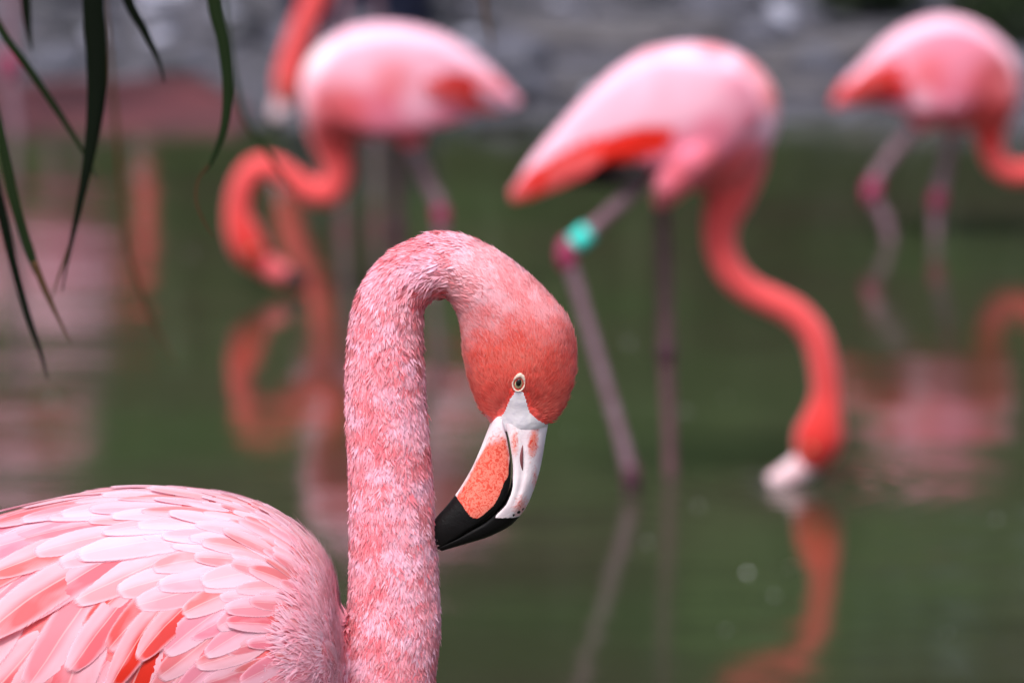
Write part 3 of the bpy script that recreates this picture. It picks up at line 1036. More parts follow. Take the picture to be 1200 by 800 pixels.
# --- the bird behind the looped one: only its lowered neck and head reach into the picture
far_bird(dict(Y=12.3, face=-1, label='flamingo behind the looped one, straight orange neck lowered to the shore',
    body=[(620, -95, 614, -88, .005), (580, -135, 592, -84, .018), (530, -168, 548, -78, .05), (485, -184, 505, -70, .08), (440, -190, 465, -62, .10), (395, -182, 420, -60, .10), (360, -162, 385, -62, .085), (340, -130, 360, -72, .05), (340, -110, 348, -90, .015)],
    neck=[(400, -125, 36), (386, -98, 26), (384, -66, 20), (381, -32, 18), (370, 0, 17), (357, 30, 16.5), (347, 56, 16), (341, 78, 17), (338, 96, 18), (335, 112, 14), (332, 122, 10)],
    deep=0.35,
    spots=[], wing=[(352, -140, 358, -110, .008, .06), (380, -168, 390, -92, .012, .09), (420, -178, 432, -90, .013, .095), (470, -172, 480, -92, .012, .08), (530, -150, 538, -90, .01, .045), (600, -108, 600, -92, .004, .014)],
    wing_low=PINK, wing_cut=0.36, tail_lat=0.012, flight=[(520, -120, 620, -92, tuple(RED)), (510, -110, 610, -88, tuple(RED))],
    bill=[(334, 112, 12), (327, 132, 10), (318, 152, 4)], eye=(338, 100, 16),
    legs=[dict(dy=.03, thigh=[(445, -90, 24), (442, -60, 10)], pts=[(442, -66, 7), (441, 10, 6), (440, 80, 6.5), (440, 160, 5.5)], knee=(440, 78, 9), mats=LM),
          dict(dy=-.03, thigh=[(420, -90, 24), (412, -60, 10)], pts=[(412, -66, 7), (405, 10, 6), (402, 80, 6.5), (404, 160, 5.5)], knee=(402, 78, 9), mats=LM)]))

# --- the bird at the far left: only one leg with its bright knee shows
far_bird(dict(Y=12.55, face=-1, label='flamingo at the reddish shore showing only its legs and bright pink knee',
    body=[(112, -190, 108, -182, .005), (86, -222, 98, -178, .018), (50, -250, 72, -172, .05), (15, -262, 35, -164, .08), (-25, -266, -5, -158, .10), (-65, -258, -40, -158, .09), (-92, -240, -70, -162, .07), (-108, -214, -92, -176, .04), (-108, -196, -100, -186, .015)],
    neck=[(-60, -205, 34), (-92, -190, 24), (-112, -165, 17), (-128, -130, 15), (-140, -90, 15), (-150, -50, 15), (-156, -10, 15), (-160, 30, 15), (-165, 60, 17), (-170, 85, 17), (-172, 98, 10)],
    spots=[], wing=[(-94, -218, -90, -200, .008, .06), (-60, -246, -55, -184, .012, .085), (-20, -254, -12, -180, .013, .095), (25, -248, 30, -180, .012, .075), (70, -222, 72, -182, .01, .04), (106, -192, 104, -184, .004, .014)],
    wing_low=PINK, wing_cut=0.36, tail_lat=0.012, flight=[(40, -210, 112, -184, tuple(RED)), (30, -200, 104, -180, tuple(RED))],
    bill=[(-171, 94, 12), (-166, 112, 10), (-156, 128, 4)], eye=(-168, 80, 15),
    legs=[dict(dy=-.03, thigh=[(10, -190, 24), (14, -160, 12)], pts=[(14, -166, 8), (16, -60, 7.5), (14, 74, 8), (20, 150, 7)], knee=(12, 76, 12), mats=LM),
          dict(dy=.03, thigh=[(-20, -190, 24), (-22, -160, 12)], pts=[(-22, -166, 8), (-30, -40, 7), (-34, 74, 7.5), (-30, 150, 6)], knee=(-34, 74, 10), mats=LM)]))

# --- the bird standing farther back on the bank, seen as the pink patches in the water
far_bird(dict(Y=16.2, face=1, label='flamingo standing back on the bank, mirrored as broad pink patches in the pond',
    body=[(-52, -302, -48, -294, .005), (-40, -335, -28, -292, .02), (-10, -378, 4, -282, .06), (20, -402, 32, -270, .09), (60, -412, 66, -262, .11), (100, -402, 94, -262, .10), (126, -378, 112, -272, .075), (138, -345, 128, -300, .03)],
    deep=0.2, neck=[(110, -335, 30), (136, -348, 20), (156, -352, 14), (166, -335, 10), (167, -305, 10), (166, -270, 11), (166, -245, 13), (168, -228, 13), (168, -218, 8)],
    spots=[], wing=[(126, -350, 118, -320, .008, .06), (100, -390, 94, -300, .012, .095), (60, -398, 62, -296, .013, .105), (15, -374, 25, -296, .012, .075), (-25, -328, -20, -296, .008, .03), (-48, -300, -46, -296, .004, .014)],
    wing_low=PINK, wing_cut=0.36, tail_lat=0.012, flight=[(0, -320, -50, -296, tuple(RED))],
    bill=[(167, -222, 11), (160, -206, 9), (150, -196, 4)], eye=(166, -236, 12),
    legs=[dict(dy=-.03, thigh=[(60, -290, 20), (60, -262, 10)], pts=[(60, -268, 6), (58, -200, 5.5), (60, -140, 6), (62, -62, 5)], knee=(60, -140, 8), mats=LM),
          dict(dy=.03, thigh=[(80, -290, 20), (80, -262, 10)], pts=[(80, -268, 6), (90, -200, 5.5), (94, -140, 6), (90, -62, 5)], knee=(94, -140, 8), mats=LM)]))

# ------------------------------------------------------------------ the flamingo in focus
FY = 3.50
FS = F_PX / FY
foot_x = at(170, 1500, FY).x
hero = empty('flamingo', (foot_x, FY, bed_z(foot_x, FY)))
tag(hero, 'large coral pink flamingo with hooked neck, its bill tucked against its own neck', 'flamingo', 'flamingos')

# neck and head: outer edge / inner edge of the traced outline, half lateral width in px
NECK = [(399, 860, 500, 865, 52), (398, 800, 511, 800, 52), (402, 740, 518, 740, 52), (406, 690, 517, 695, 51), (407, 640, 514, 645, 50), (406, 558, 508, 553, 48), (403, 470, 502, 475, 46), (404, 410, 499, 420, 45), (414, 350, 498, 385, 43), (438, 309, 500, 363, 41), (471, 284, 506, 354, 40),
        (511, 270, 514, 351, 40), (549, 275, 523, 352, 42), (585, 293, 531, 361, 45), (621, 319, 536, 376, 48), (651, 349, 539, 398, 50), (671, 377, 542, 424, 50), (678, 408, 548, 449, 48), (676, 440, 555, 467, 44), (667, 467, 563, 484, 36), (655, 488, 571, 497, 32), (640, 500, 580, 505, 28.5)]
BODYS = [(400, 742, 402, 790, .030), (388, 672, 392, 880, .066), (352, 622, 356, 930, .092), (302, 592, 305, 960, .108), (242, 578, 244, 975, .118), (162, 575, 162, 985, .124), (82, 585, 80, 985, .124), (0, 608, 0, 975, .116), (-100, 645, -100, 950, .10), (-200, 695, -200, 910, .075), (-300, 752, -300, 870, .045), (-390, 806, -390, 846, .018)]
bm = bmesh.new()
shr = []
for a, b, c_, d, l in NECK:
    w = math.hypot(a - c_, b - d)
    k = 3.2 / w
    shr.append((a + (c_ - a) * k, b + (d - b) * k, c_ + (a - c_) * k, d + (b - d) * k, (l - 3.2) / FS))
NS = pair_loft(bm, shr, FY, 28, 5)
pair_loft(bm, BODYS, FY, 28, 5)
tube(bm, [tuple(at(a, b, FY)) + (r / FS,) for a, b, r in [(452, 840, 50), (440, 885, 54), (405, 920, 60), (355, 915, 68), (300, 880, 75)]], 18, 0.92)
for dy in (-.045, .045):
    tube(bm, [tuple(at(a, b, FY) + Vector((0, dy, 0))) + (r / FS,) for a, b, r in [(160, 900, 80), (150, 985, 60), (135, 1060, 26)]], 14)
hme = remeshed(bm, 'body', 0.0032, 3)
HV = verts_of(hme)
HP = to_px(HV)
NC = (NS[:, :2] + NS[:, 2:4]) / 2                     # centreline in px
NT_ = np.gradient(NC, axis=0); NT_ /= np.linalg.norm(NT_, axis=1)[:, None]   # body -> bill
NR = np.linalg.norm(NS[:, :2] - NS[:, 2:4], axis=1) / 2

FACE_POLY = [(604, 452), (598, 461), (592, 477), (581, 493), (571, 500), (585, 498), (606, 503), (645, 498), (640, 494), (628, 486), (620, 477), (616, 462), (613, 452)]


def neck_param(P):
    d = ((P[:, None, :] - NC[None]) ** 2).sum(2) ** 0.5
    k = d.argmin(1)
    return k, d[np.arange(len(P)), k] / NR[k]


def hero_color(P, V3):
    """ground colour of neck/head plumage at pixel P, returns (deep, pale) ends"""
    k, rel = neck_param(P)
    a = k / (len(NC) - 1)
    n1 = vnoise(V3, 95, 2.0); n2 = vnoise(V3, 260, 5.0)
    m = np.clip(0.46 + 1.15 * n1 + 0.6 * n2, 0, 1)
    dm = np.clip(m * 1.25 - 0.12, 0, 1)
    NEC_D, NEC_P = np.array(lin(228, 96, 114)), np.array(lin(246, 190, 216))
    base = NEC_D + (NEC_P - NEC_D) * dm[:, None]
    # arch of the neck: softer pink, light from above mixed into the colour
    arch = sstep(0.52, 0.62, a) * sstep(0.92, 0.70, a)
    pal = np.array(lin(250, 204, 214)) + (np.array(lin(242, 152, 160)) - np.array(lin(250, 204, 214))) * (1 - dm)[:, None]
    base = base + (pal - base) * (arch * 0.75)[:, None]
    # inside of the bend is coral, its underside shade put into the colour
    inner = sstep(70, 20, np.hypot(P[:, 0] - 515, P[:, 1] - 372))
    base = base + (np.array(lin(222, 84, 80)) - base) * (inner * 0.6)[:, None]
    # face: strong coral red
    face = sstep(112, 50, np.hypot((P[:, 0] - 610) * 0.95, (P[:, 1] - 466)) + 14 * n1)
    fc = np.array(lin(250, 94, 76)) * (1 + np.array([0.10, 0.55, 0.55]) * n1[:, None] + np.array([0.10, 0.7, 0.7]) * n2[:, None])
    base = base + (fc - base) * (face * 0.92)[:, None]
    crown = sstep(40, 8, np.hypot(P[:, 0] - 672, P[:, 1] - 400)) * 0.35
    base = base + (np.array(lin(240, 120, 116)) - base) * crown[:, None]
    return base


hk, hrel = neck_param(HP)
isneck = hrel < 1.3
base = np.tile(np.array(lin(228, 104, 108)), (len(HV), 1))
base[isneck] = hero_color(HP[isneck], HV[isneck]) * np.array([0.92, 0.72, 0.74])
base = base * (1 + 0.1 * vnoise(HV, 60, 9.0))[:, None]
set_col(hme, np.clip(base, 0, 1))
link('body', hme, M_SKINFEATHER, hero)
hbm = bmesh.new(); hbm.from_mesh(hme)
bmesh.ops.triangulate(hbm, faces=hbm.faces)
TREE = BVHTree.FromBMesh(hbm)
tri = np.array([[v.index for v in f.verts] for f in hbm.faces])
hbm.free()
TV = HV[tri].astype(float)
TN = np.cross(TV[:, 1] - TV[:, 0], TV[:, 2] - TV[:, 0])
TA = np.linalg.norm(TN, axis=1); TN = TN / (TA[:, None] + 1e-12)


def sample_surface(mask, n):
    w = TA * mask
    idx = rng.choice(len(TA), n, p=w / w.sum())
    r1, r2 = rng.random(n), rng.random(n)
    fl = r1 + r2 > 1
    r1[fl], r2[fl] = 1 - r1[fl], 1 - r2[fl]
    P = TV[idx, 0] + (TV[idx, 1] - TV[idx, 0]) * r1[:, None] + (TV[idx, 2] - TV[idx, 0]) * r2[:, None]
    return P, TN[idx]


def tufts(P, N, D, L, spread, width, lift, K, cbase, ctip, curl=0.5):
    """K tapered barbs per tuft: returns verts, faces, colours"""
    n = len(P)
    D = D - N * (D * N).sum(1)[:, None]
    D /= np.linalg.norm(D, axis=1)[:, None] + 1e-9
    Sd = np.cross(N, D)
    rep = lambda A: np.repeat(A, K, axis=0)
    P, N, D, Sd, L, cb, ct = rep(P), rep(N), rep(D), rep(Sd), rep(L), rep(cbase), rep(ctip)
    m = len(P)
    f = np.tile(np.linspace(-1, 1, K), n) + rng.normal(0, 0.15, m)
    ll = L * (1 - 0.28 * np.abs(f) ** 1.5) * rng.uniform(0.82, 1.15, m)
    dirn = D + Sd * (f * 0.42 + rng.normal(0, 0.08, m))[:, None]
    dirn /= np.linalg.norm(dirn, axis=1)[:, None]
    lf = lift * rng.uniform(0.6, 1.4, m)
    b = P + Sd * (f * spread * 0.45)[:, None] - N * 0.0010
    mid = b + dirn * (ll * 0.55)[:, None] + N * (ll * lf * 0.62)[:, None]
    tip = b + dirn * ll[:, None] + N * (ll * lf * (1 - curl * 0.55))[:, None]
    wv = np.cross(dirn, N); wv /= np.linalg.norm(wv, axis=1)[:, None] + 1e-9
    w = (width * rng.uniform(0.7, 1.3, m))[:, None]
    V = np.stack([b - wv * w, b + wv * w, mid - wv * w * 0.85, mid + wv * w * 0.85, tip], 1).reshape(-1, 3)
    i0 = np.arange(m) * 5
    Q = np.stack([i0, i0 + 1, i0 + 3, i0 + 2], 1)
    T = np.stack([i0 + 2, i0 + 3, i0 + 4], 1)
    j = rng.normal(1, 0.05, (m, 1))
    cb, ct = cb * j, ct * j
    C = np.stack([cb, cb, cb * 0.45 + ct * 0.55, cb * 0.45 + ct * 0.55, ct], 1).reshape(-1, 3)
    return V, Q, T, np.clip(C, 0, 1)


def px_dir(d2):
    """pixel-plane direction -> world direction in the bird's plane"""
    o = np.zeros((len(d2), 3)); o[:, 0] = d2[:, 0]; o[:, 2] = -d2[:, 1]
    return o


cent = to_px(TV.mean(1))
ck, crel = neck_param(cent)
ca = ck / (len(NC) - 1)
in_face = poly_mask(cent, FACE_POLY)
tail_of_head = (ck >= len(NC) - 2)


def add_plumage(name, mask, n, L, spread, width, lift, K, tipmix, var):
    P, N = sample_surface(mask, n)
    pp = to_px(P)
    keep = ~poly_mask(pp, FACE_POLY) & ~((pp[:, 1] > 499) & (pp[:, 0] > 560))
    P, N, pp = P[keep], N[keep], pp[keep]
    k, _ = neck_param(pp)
    d2 = -NT_[k]
    # around the face the feathers radiate from the bill base
    away = pp - np.array([606, 505.0]); away /= np.linalg.norm(away, axis=1)[:, None]
    f = sstep(0.80, 0.9, k / (len(NC) - 1))[:, None]
    d2 = d2 * (1 - f) + away * f
    D = px_dir(d2) + rng.normal(0, 0.16, (len(P), 3))
    c = hero_color(pp, P)
    jit = rng.uniform(-1, 1, (len(P), 1))
    hd0 = sstep(0.70, 0.86, k / (len(NC) - 1))[:, None]
    pl = np.array(lin(250, 206, 220)) * (1 - hd0) + np.array(lin(255, 140, 124)) * hd0; dp = c * (np.array([0.95, 0.72, 0.74]) * (1 - hd0) + np.array([0.86, 0.50, 0.50]) * hd0)
    c = np.where(jit > 0, c + (pl - c) * jit * var, c + (dp - c) * (-jit) * var * 1.2)
    hd = sstep(0.62, 0.80, k / (len(NC) - 1))[:, None]
    ct = c + (np.array(lin(252, 214, 224)) * (1 - hd) + np.array(lin(255, 150, 134)) * hd - c) * tipmix
    cb = c * np.array([1.0, 0.92, 0.92])
    LL = L * rng.uniform(0.75, 1.25, len(P))
    V, Q, T, C = tufts(P, N, D, LL, spread, width, lift, K, cb, ct)
    me = mesh_big(name, V, [Q, T], C)
    return tag(link(name, me, M_PLUME, hero, smooth=False), kind='stuff')


neck_mask = ((crel < 1.13) & (ca < 0.66)).astype(float)
head_mask = ((crel < 1.35) & (ca >= 0.60) & ~tail_of_head).astype(float)
add_plumage('neck_plumage', neck_mask, 13000, 0.0095, 0.0085, 0.00062, 0.19, 9, 0.25, 0.42)
add_plumage('head_plumage', head_mask, 17000, 0.0070, 0.0040, 0.00036, 0.30, 6, 0.34, 0.62)

# ---- facial skin between eye and bill, both cheeks
def face_patch(side):
    step = 1.25
    gx = np.arange(560, 650, step); gy = np.arange(448, 512, step)
    vid, V, Fq = {}, [], []
    for j, y in enumerate(gy):
        for i, x in enumerate(gx):
            q = at(x, y, FY)
            o = q + Vector((0, side * 0.3, 0))
            hit, nn, _, _ = TREE.ray_cast(o, Vector((0, -side, 0)))
            if hit is None: continue
            vid[i, j] = len(V)
            V.append(hit + nn * 0.0009)
    for j in range(len(gy) - 1):
        for i in range(len(gx) - 1):
            c = np.array([[gx[i] + step / 2, gy[j] + step / 2]])
            if not poly_mask(c, FACE_POLY)[0]: continue
            ids = [vid.get(q) for q in ((i, j), (i + 1, j), (i + 1, j + 1), (i, j + 1))]
            if None in ids: continue
            Fq.append(ids)
    me = mesh_np('facial_skin', V, Fq)
    bm = bmesh.new(); bm.from_mesh(me)
    bmesh.ops.delete(bm, geom=[v for v in bm.verts if not v.link_faces], context='VERTS')
    bm.to_mesh(me); bm.free()
    link('facial_skin', me, M_FACE, hero)


face_patch(-1); face_patch(1)

# ---- bill: two horny mandibles meeting along the dark gape line
LOW = [(580, 474, 592, 472, 22), (575, 494, 590, 490, 27.5), (568, 513, 595, 512, 28), (562, 528, 598, 530, 27), (554, 546, 600, 547, 26.5), (544, 564, 598.5, 566, 26), (534, 579, 592, 584, 25), (523, 593, 580, 597, 23), (513, 604, 566, 609, 20), (506, 614, 550, 619, 17), (502, 625, 535, 629, 13), (501, 635, 520, 638, 8)]
UPP = [(592, 466, 634, 470, 25), (590, 488, 642, 492, 28.5), (596, 514, 639, 515, 29), (600, 544, 634, 544, 26.5), (598.5, 566, 627, 569, 26), (592, 584, 618, 591, 25), (581, 597, 609, 604, 23), (568, 609, 597, 616, 20), (550, 620, 573, 628, 17), (534, 630, 548, 636, 13), (512, 641, 518, 645, 6)]


def mandible(name, stations, lower):
    S = catmull(stations, 10)
    n = 41
    V, C = [], []
    for s in S:
        if lower: O, Mx = (s[0], s[1]), (s[2], s[3])
        else: Mx, O = (s[0], s[1]), (s[2], s[3])
        w = s[4] / FS
        for k in range(n):
            th = -math.pi / 2 + math.pi * k / (n - 1)
            e = abs(math.cos(th)) ** 0.85
            g = 0.03 if lower else 0.035                     # the gape groove
            e2 = g + (1 - g) * e
            x, y = Mx[0] + (O[0] - Mx[0]) * e2, Mx[1] + (O[1] - Mx[1]) * e2
            lat = math.copysign(abs(math.sin(th)) ** 0.9, math.sin(th)) * w
            if not lower:
                yy = (Mx[1] + O[1]) / 2
                lat *= 1 - 0.075 * math.exp(-((e - 0.36) / 0.085) ** 2) * max(0, min(1, (yy - 496) / 14, (592 - yy) / 20)) + 0.02 * math.exp(-((e - 0.62) / 0.12) ** 2)
            if e < 0.10: lat *= 0.93 + 0.7 * e
            p = at(x, y, FY); V.append((p.x, FY + lat, p.z)); C.append((x, y, e))
    m = len(S)
    Fq = [(j * n + i, j * n + i + 1, (j + 1) * n + i + 1, (j + 1) * n + i) for j in range(m - 1) for i in range(n - 1)]
    Fq += [(j * n + n - 1, j * n, (j + 1) * n, (j + 1) * n + n - 1) for j in range(m - 1)]
    Fq.append(tuple(range(n))); Fq.append(tuple(range((m - 1) * n, m * n))[::-1])
    me = mesh_np(name, V, Fq)
    bm = bmesh.new(); bm.from_mesh(me); bmesh.ops.recalc_face_normals(bm, faces=bm.faces); bm.to_mesh(me); bm.free()
    C = np.array(C)
    x, y, e = C[:, 0], C[:, 1], C[:, 2]
    if lower:
        # black horn beyond a line, plus a dark rim along the gape
        q = (x - 537) * 0.60 + (y - 583) * 0.95 - 9 * np.exp(-((x - 548) / 9.0) ** 2)
        blk = 0.5 - 0.10 * 0 + np.clip((-(0.42 * (x - 537) - 0.907 * (y - 583)) - 0) / 14, -0.5, 0.5)
        tipline = (y - (583 + (x - 537) * 1.25) * (x < 553) - (603 + (x - 553) * 0.06) * (x >= 553))
        blk = 0.5 + np.clip(tipline / 6.0, -0.5, 0.5)
        gape = sstep(0.20, 0.10, e + 0.16 * sstep(575, 520, y)) * sstep(510, 545, y)
        blk = np.maximum(blk, gape)
        og = sstep(498, 528, y + (x - 580) * 0.35) * sstep(1.02, 0.90, e + 0.10 * sstep(545, 510, y)) * sstep(0.02, 0.12, e + 0.06)
        orange = 0.15 + 0.85 * og
    else:
        tipline = y - (603 + 0.02 * (x - 600))
        blk = 0.5 + np.clip(tipline / 5.0, -0.5, 0.5)
        blk = np.maximum(blk, sstep(0.10, 0.03, e) * sstep(540, 575, y))
        for sx_, sy_, sr_ in ((608, 597, 2.0), (602, 600, 1.3), (613, 594, 1.2)):
            blk = np.maximum(blk, 1.1 * sstep(sr_ * 1.5, sr_ * 0.6, np.hypot(x - sx_, y - sy_)))
        d1 = np.hypot((x - 625 + 0.1 * (y - 512)) / 8, (y - 514) / 26); d2_ = np.hypot((x - 603) / 6, (y - 514) / 22)
        d3 = np.hypot((x - 610) / 14, (y - 590) / 20)
        d4 = np.hypot((x - 627) / 5, (y - 560) / 24)
        orange = np.maximum.reduce([0.72 * sstep(1.3, 0.2, d1), 0.62 * sstep(1.3, 0.2, d2_), 0.55 * sstep(1.3, 0.1, d3), 0.5 * sstep(1.3, 0.1, d4), np.full(len(x), 0.10)])
    set_col(me, np.stack([orange, blk, e], 1))
    return link(name, me, M_BILL, hero)


lower = mandible('lower_mandible', LOW, True)
upper = mandible('upper_mandible', UPP, False)
vbm = bmesh.new(); vbm.from_mesh(upper.data); UTREE = BVHTree.FromBMesh(vbm); vbm.free()
for side in (-1, 1):                                   # nostril slits
    bm = bmesh.new()
    pts = []
    for k in range(9):
        u = k / 8
        q = at(612.5 - 1.5 * math.sin(u * 3), 517 + 30 * u, FY) + Vector((0, side * 0.3, 0))
        hit, nn, _, _ = UTREE.ray_cast(q, Vector((0, -side, 0)))
        if hit: pts.append(tuple(hit - nn * 0.0002) + (0.0003 + 0.0009 * math.sin(math.pi * u),))
    tube(bm, pts, 8)
    nl = link('nostril', bm_mesh(bm, 'nostril'), M_NOSTRIL, hero)
    nl.parent = upper; nl.matrix_parent_inverse = Matrix.Identity(4)

# ---- eyes
for side in (-1, 1):
    q = at(608, 442, FY) + Vector((0, side * 0.3, 0))
    hit, nn, _, _ = TREE.ray_cast(q, Vector((0, -side, 0)))
    nn = (nn + Vector((0, side * 1.6, 0))).normalized()
    axv = (at(611, 430, FY) - at(606, 453, FY)).normalized()            # long axis of the lid opening
    fr = orient(hit, axv - nn * axv.dot(nn), nn)
    r = 7.6 / FS
    bm = bmesh.new()
    bmesh.ops.create_uvsphere(bm, u_segments=28, v_segments=18, radius=r * 0.92)
    bmesh.ops.transform(bm, matrix=fr @ Matrix.Translation((0, 0, -r * 0.45)) @ Matrix.Diagonal((0.90, 1.2, 0.85, 1)), verts=bm.verts)
    eye = link('eye', bm_mesh(bm, 'eye'), M_EYE_IRIS, hero)
    bm = bmesh.new()
    bmesh.ops.create_uvsphere(bm, u_segments=20, v_segments=12, radius=r * 0.54)
    bmesh.ops.transform(bm, matrix=fr @ Matrix.Translation((-0.05 * r, 0.08 * r, r * 0.20)) @ Matrix.Diagonal((0.80, 1.15, 0.42, 1)), verts=bm.verts)
    pu = link('pupil', bm_mesh(bm, 'pupil'), M_PUPIL, hero)
    pu.parent = eye; pu.matrix_parent_inverse = Matrix.Identity(4)
    bm = bmesh.new()
    rings = []
    for k in range(37):
        a = 2 * math.pi * k / 36
        up = max(0, math.sin(a))
        rad = 1.0 + 0.0 * up
        x, y = math.cos(a) * 0.94 * rad * r, math.sin(a) * 1.30 * rad * r
        th_ = r * (0.13 + 0.26 * up ** 2)
        c_ = Vector((x * (1 - 0.25 * up), y, 0.0007 + 0.0006 * up))
        rad_dir = Vector((math.cos(a), math.sin(a), 0))
        rings.append([fr @ (c_ + rad_dir * math.cos(b) * th_ + Vector((0, 0, math.sin(b) * th_ * 0.6))) for b in [2 * math.pi * i / 10 for i in range(10)]])
    vs = [[bm.verts.new(p) for p in rr_] for rr_ in rings[:-1]]
    for i in range(36):
        for j in range(10):
            bm.faces.new((vs[i][j], vs[i][(j + 1) % 10], vs[(i + 1) % 36][(j + 1) % 10], vs[(i + 1) % 36][j]))
    rim = link('eyelid', bm_mesh(bm, 'eyelid'), M_EYE_RIM, hero)
    rim.parent = eye; rim.matrix_parent_inverse = Matrix.Identity(4)

# ---- body feathers
FLOW = [(20, 600, -1, .30), (120, 580, -1, .15), (220, 575, -1, -.05), (320, 598, -.95, -.35), (380, 660, -.55, -.85), (60, 670, -.70, .72), (20, 740, -.45, .9), (110, 745, -.33, .95), (150, 690, -.55, .84),
        (200, 630, -.92, .40), (270, 640, -.97, .15), (300, 690, -.90, .42), (255, 730, -.75, .66), (190, 770, -.45, .9), (340, 660, -.9, -.35), (345, 740, -.9, .1), (392, 720, -.75, -.5), (330, 795, -.95, .25), (-150, 700, -.9, .35), (-300, 800, -1, .2), (150, 950, -1, .1), (350, 900, -1, 0)]
FL = np.array(FLOW)


def flow(pp):
    d2 = ((pp[:, None, :] - FL[None, :, :2]) ** 2).sum(2)
    w = 1 / (d2 + 400) ** 1.6
    v = (w[:, :, None] * FL[None, :, 2:]).sum(1)
    return v / (np.linalg.norm(v, axis=1)[:, None] + 1e-9)


def flen(pp):
    """feather length in metres: small on the breast, long over the wing"""
    x, y = pp[:, 0], pp[:, 1]
    L = 0.030 + 0.044 * sstep(375, 110, x) + 0.026 * sstep(150, 10, x) * sstep(590, 700, y)
    L -= 0.014 * sstep(640, 585, y) * sstep(0, 120, x)
    return np.maximum(L, 0.028)


body_mask = ((crel > 1.02) | (ca < 0.02)) & (cent[:, 0] < 408)
P0, N0 = sample_surface(body_mask.astype(float), 14000)
pp0 = to_px(P0)
ok = (pp0[:, 0] < 392) & (pp0[:, 1] < 990)
P0, N0, pp0 = P0[ok], N0[ok], pp0[ok]
L0 = flen(pp0)
kept = []
kp = np.zeros((len(P0), 3)); kr = np.zeros(len(P0)); nk = 0
for i in range(len(P0)):
    r = 0.22 * L0[i]
    if nk and (((kp[:nk] - P0[i]) ** 2).sum(1) < np.maximum(kr[:nk], r) ** 2).any(): continue
    kept.append(i); kp[nk] = P0[i]; kr[nk] = r; nk += 1
kept = np.array(kept)
P1, N1, pp1, L1 = P0[kept], N0[kept], pp0[kept], L0[kept]
D1 = px_dir(flow(pp1)) + rng.normal(0, 0.06, (len(P1), 3))
D1 = D1 - N1 * (D1 * N1).sum(1)[:, None]
D1 /= np.linalg.norm(D1, axis=1)[:, None] + 1e-9
WPALE, WPINK, WCOR, WRED = [np.array(lin(*c)) for c in ((238, 192, 206), (228, 132, 156), (222, 86, 88), (214, 44, 28))]
white_z = sstep(185, 40, np.hypot((pp1[:, 0] - 255) * 0.8, (pp1[:, 1] - 605) * 1.2))
red_z = sstep(60, 15, np.hypot((pp1[:, 0] - 172), (pp1[:, 1] - 735) * 0.6))
cor_z = np.maximum(sstep(230, 20, pp1[:, 0]) * 0.75 * sstep(600, 660, pp1[:, 1]), sstep(70, 20, np.hypot(pp1[:, 0] - 320, pp1[:, 1] - 700)) * 0.4)
visible = (N1[:, 1] < 0.25) & (pp1[:, 1] < 850) & (pp1[:, 0] > -100)
order = np.argsort(-(visible * (1 + L1)))
n_obj = 0
jV, jF, jC, jUV, off = [], [], [], [], 0


X_NECK = at(402, 700, FY).x


def feather_grid(i, nx, ny):
    """one feather laid on the body: follows the skin, tip standing slightly proud"""
    p, n, d = P1[i], N1[i], D1[i]
    sd_ = np.cross(d, n)
    L = L1[i] * random.uniform(0.85, 1.35)
    W = L * random.uniform(0.29, 0.42)
    lift = random.uniform(0.014, 0.036) if random.random() > 0.14 else random.uniform(0.04, 0.07)
    sway = random.uniform(-0.10, 0.10)
    twist = random.uniform(-0.008, 0.008)
    po = random.uniform(1.9, 2.8)
    flip = random.choice((-1, 1))
    V, UV = [], []
    for j in range(ny + 1):
        v = j / ny
        w = W / 2 * (min(1, v / 0.36) ** 0.6 * 0.6 + 0.4) * max(0.0, 1 - max(0, (v - 0.45) / 0.55) ** po) ** 0.6
        for k in range(nx + 1):
            u = -1 + 2 * k / nx
            y = L * (v - 0.35) - 0.12 * L * abs(u) ** 1.6 * (w / W)
            q = p + d * y + sd_ * (u * w + sway * L * v * v) + n * 0.004
            hit, nn, _, dist = TREE.find_nearest(Vector(q))
            if dist > 0.022 or hit.x > X_NECK: return None
            h = 0.0006 + L * (lift * v ** 1.3 + twist * u * v) - 0.03 * w * u * u
            V.append(tuple(hit + nn * max(h, 0.0003)))
            UV.append(((u * flip + 1) / 2, v))
    a = nx + 1
    Fq = [(j * a + k, j * a + k + 1, (j + 1) * a + k + 1, (j + 1) * a + k) for j in range(ny) for k in range(nx)]
    return V, Fq, UV


for i in order:
    c = WPINK + (WCOR - WPINK) * min(1, max(0, cor_z[i] + random.uniform(-0.5, 0.6)))
    c = c + (WPALE - c) * min(1, max(0, white_z[i] * 0.95 + random.uniform(-0.35, 0.25)))
    if random.random() < 0.36: c = c + (np.array(lin(214, 108, 106)) - c) * random.uniform(0.3, 0.8)
    c = c + (WRED - c) * min(1, red_z[i] * random.uniform(0.4, 1.3))
    if visible[i] and n_obj < 300:
        g_ = feather_grid(i, 8, 14)
        if g_ is None: continue
        V, Fq, UV = g_
        me = mesh_np('feather', V, Fq)
        uvl = me.uv_layers.new(name='UVMap')
        idx = np.empty(len(me.loops), np.int32); me.loops.foreach_get('vertex_index', idx)
        uvl.data.foreach_set('uv', np.array(UV, np.float32)[idx].reshape(-1))
        o = link('feather', me, M_FEATHER, hero)
        o.color = (*c, 1)
        n_obj += 1
    else:
        g_ = feather_grid(i, 6, 8)
        if g_ is None: continue
        V, Fq, UV = g_
        jV += V; jF += [tuple(q + off for q in f) for f in Fq]; jUV += UV
        jC += [(*c, (i * 0.6180339) % 1.0)] * len(V)
        off += len(V)
me = mesh_np('body_plumage', jV, jF)
uvl = me.uv_layers.new(name='UVMap')
idx = np.empty(len(me.loops), np.int32); me.loops.foreach_get('vertex_index', idx)
uvl.data.foreach_set('uv', np.array(jUV, np.float32)[idx].reshape(-1))
